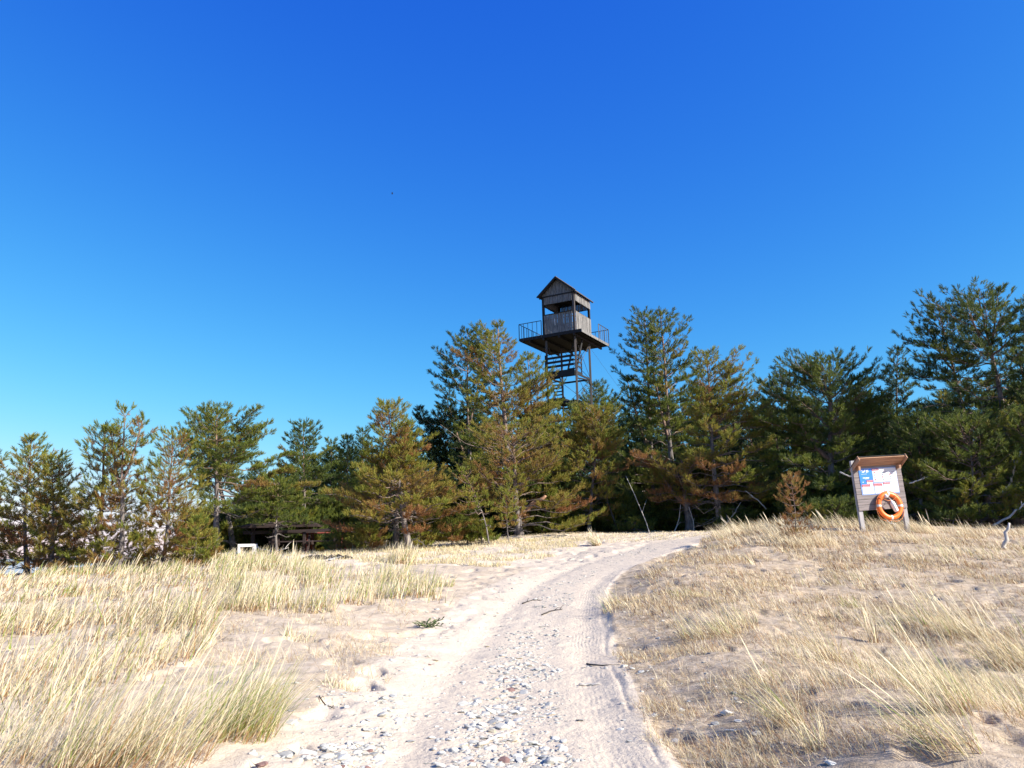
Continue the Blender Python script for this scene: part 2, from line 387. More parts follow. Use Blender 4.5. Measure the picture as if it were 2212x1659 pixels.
# ------------------------------------------------------------------ pines
TPL = []
_rs = np.random.RandomState(5)
for k in range(4):
    K = 13; vs = []
    for i in range(K):
        t = (i + _rs.rand() * .6) / K * .9; az = i * 2.4 + _rs.rand() * .6
        tilt = rad(50 - 30 * t + _rs.uniform(-8, 8)); L = .56 * _rs.uniform(.8, 1.1)
        d = np.array([math.sin(tilt) * math.cos(az), math.sin(tilt) * math.sin(az), math.cos(tilt)])
        side = np.cross(d, [0, 0, 1]); side /= np.linalg.norm(side); w = .05
        b = np.array([0, 0, t])
        vs += [b - side * w, b + side * w, b + d * L]
    TPL.append(np.array(vs))
def crown_mesh(name, sh, matl, parent, seed=0):
    """sh: list of (x,y,z, dx,dy,dz, size, tint) shoots, each a bristle of needles"""
    a = np.array(sh); N = len(a); rs = np.random.RandomState(seed)
    d = a[:, 3:6]; d = d / np.linalg.norm(d, axis=1, keepdims=True)
    h = np.where(np.abs(d[:, 2:3]) > .9, [[1., 0, 0]], [[0, 0, 1.]]); ux = np.cross(h, d); ux /= np.linalg.norm(ux, axis=1, keepdims=True)
    uy = np.cross(d, ux); th = rs.rand(N) * 6.28; c = np.cos(th)[:, None]; s = np.sin(th)[:, None]
    ux, uy = ux * c + uy * s, uy * c - ux * s
    out = np.zeros((N, len(TPL[0]), 3)); pick = rs.randint(0, len(TPL), N)
    for k, T in enumerate(TPL):
        q = np.nonzero(pick == k)[0]
        out[q] = a[q, None, :3] + a[q, 6][:, None, None] * (T[None, :, 0:1] * ux[q, None] + T[None, :, 1:2] * uy[q, None] + T[None, :, 2:3] * d[q, None])
    nt_ = N * len(TPL[0]) // 3; vert = out.reshape(-1, 3)
    tint = np.repeat(a[:, 7], len(TPL[0]) // 3) + rs.uniform(-.06, .06, nt_)
    return mesh_np(name, vert, np.arange(len(vert)), np.arange(nt_) * 3, np.full(nt_, 3), matl, parent, False, dict(tint=('FACE', np.clip(tint, 0, 1))))
SKYS = 0.30
class Tubes:
    """many thin limbs as one mesh with an 'orange' tint"""
    def __init__(s): s.mb = MB(); s.o = []
    def add(s, pts, rs, n, orange):
        c = len(s.mb.v); s.mb.tube(pts, rs, n, False); s.o += [orange] * (len(s.mb.v) - c)
    def build(s, name, parent):
        o = s.mb.build(name, M['bark'], parent, True)
        a = o.data.attributes.new('orange', 'FLOAT', 'POINT'); a.data.foreach_set('value', np.array(s.o, np.float32)); return o

def lerp_prof(prof, v):
    return np.interp(v, [p[0] for p in prof], [p[1] for p in prof]), np.interp(v, [p[0] for p in prof], [p[2] for p in prof])

BRN = .92
def pine(label, d, baseU, top, prof, bottomV, tint=.35, brown=.35, dens=1., shoot=.16, name='pine_tree', r0=None, bend=0., forks=(), bareTop=0., seed=1, whorl=None, group=None, upness=1., lowdead=6, inner=.33, baseV=None, reach=1., zbs=.75, autof=2):
    """prof: [(V, U_left, U_right)] outline of the crown at that distance"""
    shoot *= .88; rg = random.Random(seed * 7919 + 13); bx = at(baseU, 1160, d)[0]; gz = float(height(np.array([bx]), np.array([float(d)]))[0]) - .05
    B = np.array([bx, d, gz]); T = at(top[0], top[1], d) - B; H = T[2]
    root = empty(name, tuple(B), 0, label, 'tree', group)
    zb = max(.15, (at(baseU, bottomV, d) - B)[2] * zbs)
    P = sorted([((at(0.5 * (l + r), v, d) - B)[2], (at(l, v, d) - B)[0], (at(r, v, d) - B)[0]) for v, l, r in prof])
    if r0 is None: r0 = .012 * H + .03
    ph = rg.uniform(0, 6); 
    def axis(s):
        x = T[0] * s ** (1 + bend) + .012 * H * math.sin(s * 7 + ph) * (1 - s) ; y = .015 * H * math.sin(s * 5 + ph * 2)
        return Vector((x, y, s * H))
    tk = Tubes(); n = 14
    tk_pts = [axis(i / n) for i in range(n + 1)]; rs_ = [r0 * (1 - .93 * (i / n) ** .8) for i in range(n + 1)]
    rs_[0] *= 1.35
    c = MB(); c.tube(tk_pts, rs_, 8); to = c.build('trunk', M['bark'], root, True)
    zz = np.array([v[2] for v in c.v]); aa = to.data.attributes.new('orange', 'FLOAT', 'POINT'); aa.data.foreach_set('value', np.clip((zz / H - .4) * 1.5, 0, .6).astype(np.float32))
    sh = []; lim = Tubes()
    sp = whorl or max(.2, H * (.046 if dens > .8 else .05))
    lim.add(tk_pts, [r * .6 for r in rs_], 5, 0.)
    stems = [(axis, 0., H, P, zb, 1.)]
    forks = list(forks); prs = sorted(prof)
    if H > 3.5 and autof:
        for k in range(autof):
            s0 = rg.uniform(.35, .62); vv = prs[0][0] + (prs[-1][0] - prs[0][0]) * rg.uniform(.14, .42); l_ = float(np.interp(vv, [p[0] for p in prs], [p[1] for p in prs])); r_ = float(np.interp(vv, [p[0] for p in prs], [p[2] for p in prs]))
            sd_ = (-1, 1)[k % 2]; tu = top[0] + (.74 * ((r_ - top[0]) if sd_ > 0 else (l_ - top[0]))) ; wd = (r_ - l_) * d / FPX
            forks.append((s0, tu, vv, min(.75, .26 * wd)))
    for (s0, tu, tv, spread) in forks:
        q0 = axis(s0); q1 = Vector(at(tu, tv, d) - B); q1.y = rg.uniform(-.4, .4)
        def ax2(s, q0=q0, q1=q1):
            k = s * s * (3 - 2 * s); p = q0.lerp(q1, s); p.x = q0.x + (q1.x - q0.x) * (s ** .75); return p
        m_ = [ax2(i / 8) for i in range(9)]; f = MB(); f.tube(m_, [r0 * (1 - s0) * .7 * (1 - .9 * i / 8) + .008 for i in range(9)], 6)
        lim.add(m_, [r0 * (1 - s0) * .7 * (1 - .9 * i / 8) + .008 for i in range(9)], 6, .5)
        hh = q1.z - q0.z
        stems.append((ax2, q0.z, q1.z, [(q0.z, q0.x - spread, q0.x + spread), (q1.z - hh * .3, q1.x - spread * .75, q1.x + spread * .75), (q1.z, q1.x - .05, q1.x + .05)], q0.z + hh * .25, .8))
    for ax, z0, z1, PP, zbot, dm in stems:
        z = zbot; zs = [p[0] for p in PP]; Ls = [p[1] for p in PP]; Rs = [p[2] for p in PP]
        while z < z1 - .05:
            s = (z - z0) / (z1 - z0); rel = z / H; p0 = ax(s)
            wl = rg.choice((.82, 1, 1, 1.08)); nb = max(4, int(round((5.2 if s < .9 else 4.5)))); a0 = rg.uniform(0, 6.28)
            xl = float(np.interp(z, zs, Ls)); xr = float(np.interp(z, zs, Rs))
            rL = max(.1, p0.x - xl); rR = max(.1, xr - p0.x)
            for b in range(nb):
                a = a0 + 6.283 * b / nb + rg.uniform(-.4, .4); ca = math.cos(a); sa = math.sin(a)
                R = (rR * (1 + ca) / 2 + rL * (1 - ca) / 2); R = R * (abs(ca) + .85 * (1 - abs(ca))) * rg.uniform(.72, 1.12) * wl * 1.08 * reach
                if R < .09: R = .09
                tn = max(0, (z - zbot) / (z1 - zbot))
                e0 = (-.12 + .25 * tn + .85 * tn ** 3) * upness + rg.uniform(-.12, .12)
                cv = .16 + .16 * tn
                room = max(.02, z1 - z); up_ = R * (math.tan(e0) + cv)
                if up_ > room: e0 = math.atan(max(-.1, math.tan(e0) * room / up_)); cv *= room / up_
                m_ = 6; pts = []
                wig = rg.uniform(-.18, .18)
                L = R
                for k in range(m_ + 1):
                    t = k / m_; aa_ = a + wig * t * t * 1.2 
                    pts.append(Vector((p0.x + math.cos(aa_) * L * t, p0.y + math.sin(aa_) * L * t, z + L * (math.tan(e0) * t + cv * t * t - .04 * math.sin(t * 9 + ph)))))
                rb = .006 + .009 * L
                lim.add(pts, [rb * (1 - .8 * k / m_) for k in range(m_ + 1)], 4, min(.6, rel * .8 * rg.uniform(.4, 1.1)))
                if rg.random() > dens + .35: continue
                pb = brown * BRN * (1.05 - tn); btint = tint + rg.uniform(-.1, .1) + (rg.uniform(.15, .42) if rg.random() < pb else .12 * pb); inb = .35 * brown
                st = max(.06, .076 / dens); f0 = inner * min(1, L / 1.2) + (.15 if tn < .4 else 0)
                k = 0; side = rg.choice((-1, 1)); u = f0 * L
                while u < L:
                    t = u / L; i = min(m_ - 1, int(t * m_)); w = t * m_ - i; p = pts[i].lerp(pts[i + 1], w)
                    L2 = (.34 * L * (1.12 - t) + .10) * rg.uniform(.6, 1.2); L2 = min(L2, .95)
                    aa_ = a + side * rg.uniform(.55, 1.15); side = -side
                    d2 = Vector((math.cos(aa_), math.sin(aa_), rg.uniform(-.05, .28) + .3 * tn ** 2))
                    if L2 > .25 and dm == 1.: lim.add([p, p + d2 * L2 * .5, p + d2 * L2 * .93 + Vector((0, 0, .03))], [.007, .005, .003], 3, .2)
                    nj = max(1, int(L2 / .1))
                    for j in range(nj):
                        w2 = .25 + .75 * (j + rg.random() * .7) / nj; q = p + d2 * L2 * w2
                        for r_ in range(3 if dens > .7 or (tn < .45 and H < 6) else 2):
                            dd = (d2.x * .8 + rg.uniform(-.6, .6), d2.y * .8 + rg.uniform(-.6, .6), .62 * upness + rg.uniform(-.35, .5))
                            sh.append((q.x, q.y, q.z + rg.uniform(-.03, .07), *dd, shoot * rg.uniform(.7, 1.15), btint + rg.uniform(-.11, .11) + .16 * (1 - w2) - .03 + inb * (1 - t) * rg.random()))
                    u += st * rg.uniform(.7, 1.3)
                for j in range(4):
                    q = pts[-1] + Vector((rg.uniform(-.05, .05), rg.uniform(-.05, .05), rg.uniform(-.03, .03)))
                    sh.append((q.x, q.y, q.z, ca * .6 + rg.uniform(-.4, .4), sa * .6 + rg.uniform(-.4, .4), .8, shoot * rg.uniform(.9, 1.3), btint - .05))
            z += sp * rg.uniform(.75, 1.25) * (1 + bareTop * max(0, s - .45) * 2)
        tip = ax(1.0)
        for j in range(6):
            sh.append((tip.x, tip.y, tip.z - .12, rg.uniform(-.3, .3), rg.uniform(-.3, .3), 1, shoot * rg.uniform(1.0, 1.5), tint))
    # dead bare twigs under the living crown
    for k in range(lowdead):
        z = rg.uniform(.15, 1.0) * zb + .1; p0 = axis(z / H); a = rg.uniform(0, 6.28); L = rg.uniform(.3, 1.1) * min(1.6, .2 * H)
        pts = [p0 + Vector((math.cos(a + .25 * math.sin(t * 5)) * L * t, math.sin(a) * L * t, L * (rg.uniform(-.1, .12) * t + .1 * math.sin(t * 6)))) for t in (0, .25, .5, .75, 1)]
        lim.add(pts, [.02, .015, .011, .008, .004], 4, .0)
        for t in (1, 2, 3):
            a2 = a + rg.choice((-1, 1)) * rg.uniform(.5, 1.2); l2 = L * .35
            lim.add([pts[t], pts[t] + Vector((math.cos(a2) * l2, math.sin(a2) * l2, rg.uniform(-.1, .2) * l2))], [.006, .003], 3, .0)
    lim.build('branches', root)
    crown_mesh('crown', sh, M['needle'], root, seed)
    root['n'] = len(sh); del root['n']
    return root, len(sh)
TOTAL = 0
def P_(label, *a, **k):
    global TOTAL
    r, n = pine(label, *a, **k); TOTAL += n
    return r
# left group, young open pines on the dune edge
P_('young pine with a bushy grey green top at the far left edge of the grass', 22, 62, (65, 950), [(955,58,72),(1000,42,92),(1050,14,108),(1100,-5,128),(1160,-25,150),(1200,-25,160)], 1190, tint=.52, brown=0.7, dens=.68, shoot=.19, seed=1, inner=.2, zbs=.35, autof=0)
P_('pine cut off by the left border of the picture', 25, -48, (-40, 985), [(990,-46,-30),(1040,-70,10),(1100,-90,18),(1180,-100,60)], 1160, tint=.2, brown=0.7, dens=.72, shoot=.18, seed=2, zbs=.35, autof=0)
P_('short bright green pine just right of the leftmost one', 21, 122, (112, 990), [(992,104,120),(1030,88,150),(1080,72,166),(1140,70,196),(1195,80,215)], 1190, tint=.56, brown=.35, dens=.8, shoot=.18, seed=3, inner=.15, zbs=.35, autof=0)
P_('open branched pine with a dark lower trunk left of the tall thin one', 20.5, 214, (229, 926), [(930,220,238),(965,196,252),(1010,178,268),(1060,162,282),(1120,150,292),(1180,150,300)], 1165, tint=.47, brown=0.7, dens=.62, shoot=.18, seed=4, inner=.22, r0=.1, zbs=.35, autof=0)
P_('tall thin pine with a nearly bare forked top', 20, 260, (273, 884), [(888,262,284),(925,256,290),(960,246,300),(1010,240,304),(1060,228,322),(1120,215,336),(1180,210,330)], 1170, tint=.48, brown=0.7, dens=.5, shoot=.18, seed=5, forks=[(.55, 323, 902, .22), (.5, 235, 930, .2)], bareTop=.6, inner=.35, r0=.085, zbs=.35, autof=0)
P_('slim upright pine between the forked one and the round wide crown', 20.5, 362, (372, 938), [(942,362,382),(975,342,402),(1020,322,420),(1080,300,436),(1140,296,446),(1190,300,446)], 1185, tint=.52, brown=0.7, dens=.7, shoot=.18, seed=6, inner=.2, zbs=.35, autof=0)
P_('knee high green pine seedling at the foot of the slim upright pine', 19.5, 420, (430, 1120), [(1125,420,440),(1160,400,458),(1195,395,462)], 1190, tint=.5, brown=.2, dens=1, shoot=.15, seed=7, lowdead=0, r0=.03, zbs=.35)
# rounded pair
P_('broad round crowned green pine standing on a pale trunk behind the dune', 28, 476, (468, 882), [(886,455,490),(915,432,520),(950,426,560),(990,430,606),(1040,436,640),(1090,450,652),(1125,470,650),(1150,520,655)], 1118, tint=.40, brown=.15, dens=1, shoot=.17, seed=8, r0=.15, forks=[(.6, 540, 925, .6)], autof=0, bend=-.3, zbs=1.1, reach=1.08)
P_('low boughed green pine hanging over the picnic shelter', 27.6, 598, (600, 1035), [(1040,590,612),(1065,565,640),(1095,545,655),(1125,540,668),(1140,548,668)], 1128, tint=.34, brown=.12, dens=1.05, shoot=.17, seed=45, zbs=1.0, autof=0, reach=1.1)
P_('wind swept pine leaning left with a flat dark lobe on its upper left', 29.5, 502, (420, 893), [(897,392,440),(925,384,468),(965,392,500),(1010,400,530),(1060,412,560),(1100,430,570)], 1090, tint=.30, brown=.15, dens=.9, shoot=.17, seed=9, r0=.14, bend=.7, zbs=1.3)
P_('dark green pine rising between the round crown and the small spires', 31, 660, (655, 915), [(918,645,668),(945,628,682),(985,620,694),(1040,606,712),(1090,600,738),(1130,610,740)], 1125, tint=.24, brown=.1, dens=1, shoot=.18, seed=10, autof=0, reach=1.15)
P_('narrow pale tipped spire pine left of the brown crowned forked pine', 35, 718, (716, 953), [(956,710,722),(990,700,732),(1040,690,745),(1110,680,760)], 1120, tint=.26, brown=.1, dens=1, shoot=.18, seed=11, autof=0)
P_('second narrow spire pine nearest the brown crowned forked pine', 34, 752, (750, 944), [(947,744,758),(985,732,768),(1040,722,782),(1110,715,800)], 1120, tint=.32, brown=.1, dens=1, shoot=.18, seed=12, autof=0)
P_('thin pine spire peeping out just left of the brown forked crown', 36, 786, (782, 928), [(931,776,790),(970,768,802),(1040,755,820),(1110,750,830)], 1120, tint=.25, brown=.1, dens=1, shoot=.18, seed=13, autof=0)
P_('rust and olive crowned pine with two splayed pale trunks', 24, 893, (836, 872), [(875,826,848),(900,812,868),(940,802,898),(975,790,915),(1015,782,944),(1060,742,968),(1105,728,990),(1135,745,1004)], 1135, tint=.52, brown=0.55, dens=.92, shoot=.18, seed=14, r0=.12, bend=-.25, forks=[(.5, 880, 912, .4)], lowdead=10, zbs=1.25)
P_('low spreading rusty pine under the brown crowned forked pine', 24.5, 856, (862, 1010), [(1015,850,880),(1050,780,940),(1085,735,980),(1120,720,1000)], 1125, tint=.6, brown=.4, dens=.75, shoot=.17, seed=15, r0=.11, bend=.4, lowdead=10)
# big central mass
P_('blue green pine with long dark arms reaching left from the tallest central crown', 37, 1012, (985, 905), [(908,960,1005),(930,890,1010),(960,900,1020),(1000,930,1030),(1060,930,1040),(1110,940,1050)], 1105, tint=.05, brown=.1, dens=.85, shoot=.2, seed=16, forks=[(.5, 905, 882, .45), (.55, 945, 925, .4)], zbs=1.0)
P_('tall dark blue green pine forming the left shoulder of the central clump', 36, 1012, (1010, 716), [(720,1000,1020),(750,984,1040),(790,950,1060),(830,945,1070),(880,950,1080),(930,975,1085),(1000,975,1090),(1060,960,1090)], 1050, tint=.10, brown=.15, dens=.9, shoot=.2, seed=17, forks=[(.7, 965, 795, .5)], zbs=1.0, reach=1.1)
P_('tallest central pine with rusty inner boughs left of the watchtower', 31, 1102, (1075, 702), [(706,1058,1090),(735,1030,1090),(775,1005,1108),(820,985,1145),(870,1000,1190),(920,1005,1222),(970,1000,1238),(1020,985,1242),(1060,1000,1250),(1100,1040,1285)], 1095, tint=0.42, brown=0.75, dens=0.98, shoot=.19, seed=18, r0=.2, forks=[(.66, 1118, 840, .3), (.7, 1020, 740, .45)], lowdead=16, bend=.2, autof=0, zbs=1.1, reach=1.0)
P_('bright green pine tucked against the left legs of the watchtower', 33, 1170, (1140, 772), [(776,1130,1150),(810,1120,1175),(850,1120,1195),(900,1120,1218),(960,1120,1235),(1040,1110,1245)], 1040, tint=.45, brown=.3, dens=.95, shoot=.19, seed=19)
P_('rust bough pine with low arms spreading over the sand mound', 28, 1120, (1105, 920), [(925,1090,1120),(950,1010,1180),(990,980,1215),(1030,1000,1235),(1070,1040,1255),(1105,1080,1292),(1130,1130,1290)], 1125, tint=.56, brown=.45, dens=.62, shoot=.18, seed=20, r0=.16, bend=.3, lowdead=14)
P_('yellow green pine rising in front of the watchtower legs with rusty candles', 30, 1268, (1300, 882), [(886,1288,1312),(915,1250,1330),(950,1222,1338),(1000,1206,1342),(1050,1196,1345),(1090,1200,1340)], 1100, tint=.52, brown=0.55, dens=.82, shoot=.19, seed=21, forks=[(.7, 1252, 880, .4)], lowdead=12, reach=1.15)
P_('grey green pine standing behind the right side of the watchtower legs', 52, 1290, (1285, 828), [(832,1276,1296),(860,1258,1318),(910,1240,1345),(980,1230,1350),(1060,1220,1350)], 1060, tint=.28, brown=.2, dens=1, shoot=.24, seed=22, autof=0)
P_('small grey green pine top seen between the tower and the twin spires', 48, 1325, (1322, 862), [(866,1314,1332),(900,1300,1352),(960,1290,1365),(1040,1290,1370)], 1040, tint=.22, brown=.2, dens=1, shoot=.22, seed=23, autof=0)
P_('left of the twin tall pine spires, grey green with a low left arm', 33.5, 1420, (1392, 674), [(678,1382,1402),(705,1366,1410),(745,1362,1425),(790,1350,1440),(825,1340,1450),(880,1345,1460),(950,1345,1480),(1030,1330,1500),(1080,1320,1500)], 1085, tint=.22, brown=.22, dens=1.0, shoot=.19, seed=24, r0=.17, bend=.3, lowdead=10, zbs=1.25, autof=1, reach=1.25)
P_('right of the twin tall pine spires, dense and steep sided', 32.5, 1462, (1428, 677), [(681,1418,1438),(715,1404,1455),(745,1400,1478),(790,1400,1488),(840,1405,1505),(900,1400,1515),(960,1390,1530),(1030,1380,1540),(1080,1380,1545)], 1085, tint=.30, brown=.32, dens=1.0, shoot=.19, seed=25, r0=.17, bend=.3, lowdead=10, zbs=1.25, autof=1, reach=1.25)
P_('olive and rust pine with a bare reddish stem right of the twin spires', 28, 1552, (1528, 762), [(766,1520,1538),(795,1508,1560),(830,1500,1595),(870,1500,1630),(910,1510,1652),(960,1500,1660),(1010,1480,1672),(1060,1470,1670),(1095,1480,1640)], 1095, tint=0.48, brown=0.5, dens=0.9, shoot=.18, seed=26, r0=.13, lowdead=14, forks=[(.62, 1578, 795, .4), (.6, 1605, 850, .4)], zbs=1.2, reach=1.2)
P_('wide low rusty pine branching from one stout forked pale trunk', 29, 1492, (1470, 985), [(988,1440,1500),(1010,1370,1600),(1040,1345,1640),(1070,1370,1655),(1095,1400,1640)], 1092, tint=.58, brown=.45, dens=.8, shoot=.17, seed=27, r0=.2, lowdead=18, forks=[(.4, 1540, 1000, .5), (.35, 1420, 1010, .5)], zbs=1.25, reach=1.1)
P_('small leaning green sapling on a thin pale stem before the central pines', 24.5, 1058, (1000, 1015), [(1018,985,1012),(1050,950,1035),(1090,950,1060)], 1085, tint=.5, brown=.3, dens=.35, shoot=.16, seed=28, r0=.03, bend=.5, lowdead=4, autof=0)
P_('thin straight sapling with sparse green tufts beside the leaning one', 25, 1098, (1092, 1060), [(1064,1082,1100),(1100,1070,1115),(1130,1075,1112)], 1125, tint=.45, brown=.3, dens=.4, shoot=.15, seed=29, r0=.025, lowdead=3, autof=0)
# right side
P_('dark pine with two blunt tops between the olive pine and the notice board', 33, 1690, (1690, 812), [(816,1680,1700),(845,1650,1716),(890,1642,1730),(950,1636,1745),(1030,1640,1760),(1090,1650,1760)], 1095, tint=.24, brown=.1, dens=1, shoot=.19, seed=30, forks=[(.8, 1655, 832, .4)], reach=1.15)
P_('short blue green pine behind the two blunt tops', 38, 1640, (1636, 862), [(866,1628,1646),(900,1615,1665),(960,1610,1680),(1060,1610,1690)], 1070, tint=.1, brown=.1, dens=1, shoot=.2, seed=31, autof=0)
P_('broad dark green pine rising directly behind the notice board', 27, 1800, (1790, 772), [(776,1780,1800),(800,1735,1825),(840,1705,1860),(890,1690,1885),(940,1680,1905),(1000,1675,1925),(1060,1680,1935),(1110,1700,1930)], 1115, tint=.25, brown=.08, dens=1, shoot=.18, seed=32, r0=.18, forks=[(.75, 1745, 800, .45), (.75, 1838, 812, .45)], lowdead=16, zbs=1.0, reach=1.15)
P_('bushy dark pine filling the gap right of the tree behind the notice board', 30, 1880, (1872, 850), [(854,1862,1884),(885,1845,1910),(930,1840,1940),(1000,1840,1960),(1090,1850,1970)], 1110, tint=.22, brown=.05, dens=1, shoot=.19, seed=33, reach=1.1)
P_('slender dark blue green pine left of the large wind bent pine', 29, 1950, (1938, 756), [(760,1931,1946),(790,1918,1958),(830,1908,1968),(870,1904,1980),(930,1915,1990),(1010,1910,1990),(1090,1910,2000)], 1095, tint=.10, brown=.05, dens=.8, shoot=.2, seed=34, autof=0)
P_('large wind bent pine with bare grey limbs and the highest crown', 25, 2215, (2113, 632), [(636,2104,2126),(660,2075,2160),(690,2030,2195),(740,2010,2215),(800,2010,2230),(860,2040,2260),(910,2060,2270)], 880, tint=.2, brown=.15, dens=0.74, autof=0, shoot=.19, seed=35, r0=.17, bend=-.35, forks=[(.75, 2142, 632, .35), (.7, 2080, 665, .4), (.72, 2200, 700, .5)], lowdead=20, reach=1.08)
P_('flat layered dark crown on a slanting grey trunk left of the highest crown', 26, 2150, (2030, 662), [(666,2015,2050),(700,1985,2080),(740,1968,2110),(790,1970,2130),(840,1975,2150),(890,1965,2160),(930,1960,2170)], 880, tint=.14, brown=.1, dens=0.74, autof=0, shoot=.19, seed=36, r0=.15, bend=-.3, forks=[(.7, 1990, 712, .45)], lowdead=14, reach=1.05)
P_('tall pine at the right border with only its left half in the picture', 24, 2262, (2222, 655), [(660,2210,2236),(700,2195,2260),(760,2185,2290),(840,2190,2310),(920,2190,2320)], 915, tint=.13, brown=.1, dens=.85, shoot=.19, seed=37, r0=.17, lowdead=10)
P_('dark low pine with rusty inner twigs below the large wind bent pine', 23.5, 2120, (2090, 905), [(910,2070,2110),(945,2010,2170),(990,1985,2210),(1040,1970,2225),(1090,1975,2225),(1115,1990,2220)], 1112, tint=.22, brown=.6, dens=.9, shoot=.18, seed=38, lowdead=16)
P_('dark low pine with ground sweeping boughs right of the notice board', 24.5, 1990, (1985, 890), [(895,1970,2000),(930,1945,2030),(980,1925,2050),(1040,1915,2060),(1100,1915,2070)], 1112, tint=.16, brown=.15, dens=1, shoot=.18, seed=39, lowdead=10)
P_('dark pine at the lower right corner of the wood with bleached limbs', 23, 2235, (2210, 890), [(895,2190,2235),(940,2160,2270),(1000,2140,2300),(1060,2150,2310),(1110,2160,2310)], 1100, tint=.2, brown=.45, dens=.8, shoot=.18, seed=40, lowdead=14)
P_('waist high rusty young pine in the grass left of the notice board', 18.2, 1722, (1708, 1028), [(1032,1702,1714),(1055,1692,1726),(1078,1684,1738),(1100,1690,1742),(1130,1690,1752),(1150,1700,1755)], 1140, tint=0.86, brown=0.2, dens=0.5, shoot=.12, seed=41, r0=.018, whorl=0.14, lowdead=3, inner=.05, zbs=.3, autof=0, reach=1.15)
# low pine scrub along the edge of the wood
k = 50
for lab, d, u, v, w in [('low olive pine bush beyond the tall yellow grass tuft', 24, 790, 1148, 45), ('low green pine bush right of the tall yellow grass tuft', 24.5, 905, 1150, 40), ('low green pine bush below the leaning sapling', 25, 975, 1132, 38), ('spiky bright green pine bush at the left end of the sand mound', 25, 1040, 1138, 36), ('tiny pine bush at the foot of the central pines', 25.5, 1010, 1108, 26),
    ('short olive pine bush among the yellow stems by the red topped table', 25, 735, 1155, 34), ('low dark pine shrub under the twin spires', 29, 1370, 1128, 50), ('low dark pine shrub right of the forked pale trunk', 28, 1580, 1110, 50), ('low dark pine shrub left of the notice board', 24, 1800, 1090, 60), ('low dark pine shrub by the bleached limbs', 23, 2060, 1088, 60), ('green pine shrub on the left dune among dry grass', 20, 448, 1170, 26)]:
    P_(lab, d, u, (u + 3, v - 8), [(v - 6, u - 8, u + 12), (v + 8, u - w * .7, u + w * .7), (v + 22, u - w, u + w), (v + 40, u - w, u + w)], v + 30, tint=.44 if u < 1200 else .2, brown=.3, dens=1.1, shoot=.16, seed=k, r0=.03, lowdead=0, name='pine_bush', whorl=.12, inner=.05); k += 1
# deep wood: three pines, copied; a few more copies serve as unseen shade trees
deep = []
for i, (h_, t_) in enumerate([(190, .14), (230, .2), (160, .1)]):
    u0 = [880, 1010, 1400][i]
    deep.append(P_('dark pine deep in the wood behind the front rows of trees', 40 + i * 3, u0, (u0, 1120 - h_), [(1124 - h_, u0 - 8, u0 + 8), (1120 - h_ * .75, u0 - 32, u0 + 30), (1120 - h_ * .4, u0 - 52, u0 + 50), (1110, u0 - 62, u0 + 60)], 1130, tint=t_, brown=.1, dens=.9, shoot=.25, seed=80 + i, group='pines deep in the wood', whorl=.34, lowdead=4))
rg = random.Random(77)
def copy_tree(r, loc, rz, s):
    c = r.copy(); COL.objects.link(c); c.location = loc; c.rotation_euler = (0, 0, rz); c.scale = (s, s, s)
    for ch in r.children:
        e = ch.copy(); COL.objects.link(e); e.parent = c
    return c
for (u, d, topv) in [(560,38,1000),(620,42,1010),(690,40,990),(740,44,975),(800,40,985),(850,45,960),(930,42,950),(960,38,1010),(1040,44,900),(1090,40,900),(1150,44,880),(1200,38,930),(1240,46,880),(1330,40,920),(1370,44,900),
    (1450,40,860),(1510,42,850),(1570,38,880),(1620,36,905),(1660,42,880),(1720,38,870),(1760,42,860),(1830,36,870),(1860,40,850),(1910,36,880),(1960,34,900),(2010,36,860),(2060,34,850),(2110,36,840),(2160,34,850),(2205,36,830),
    (520,36,1030),(590,34,1060),(660,34,1070),(730,33,1070),(790,32,1075),(1000,33,1040),(1060,35,1020),(1300,34,1010),(1380,36,1000),(1430,37,980),(1530,34,1000),(1610,33,1000),(1680,31,990),(1750,32,985),(1850,31,980),(1930,30,990),(2020,30,970),(2090,29,980),(2170,29,960),(2230,30,930),(2300,33,800),(2380,30,820),(2370,22,800),(2460,21.5,760),(2560,23,740),(2660,20,760)]:  # last four added beyond the right border to shade the wood and ground
    q = at(u, topv, d); gz = float(height(np.array([q[0]]), np.array([float(d)]))[0]); src = rg.choice(deep)
    hs = {deep[0]: (1120-930), deep[1]: 230, deep[2]: 160}
    H0 = max(v.co.z for v in src.children[0].data.vertices) if 'H0' not in src else src['H0']
    copy_tree(src, (q[0], d + rg.uniform(-1, 1), gz - .05), rg.uniform(0, 6.28), (q[2] - gz) / H0)
# undergrowth below the trees, three kinds copied
und = []
for i in range(3):
    u0 = [700, 1150, 1650][i]
    und.append(P_('dark low pine growing in the shade under the tall trees', 33, u0, (u0, 1085), [(1090, u0 - 15, u0 + 15), (1105, u0 - 40, u0 + 42), (1130, u0 - 52, u0 + 50), (1150, u0 - 52, u0 + 50)], 1150, tint=.22, brown=.25, dens=1.1, shoot=.2, seed=90 + i, group='low pines in the shade of the wood', whorl=.15, lowdead=0, inner=.1, zbs=.2, name='young_pine'))
k = 0
for row, (d0, u0, u1, st) in enumerate([(30.5, 455, 2260, 62), (34, 430, 2280, 66), (38.5, 420, 2300, 60)]):
    u = u0
    while u < u1:
        d_ = d0 + rg.uniform(-1, 1); src = rg.choice(und)
        if u > 1700: d_ -= 3.5
        q = at(u, 1140, d_); gz = float(height(np.array([q[0]]), np.array([d_]))[0]); copy_tree(src, (q[0], d_, gz - .05), rg.uniform(0, 6.28), rg.uniform(.8, 1.35)); u += st * rg.uniform(.7, 1.3)
print('shoots', TOTAL)
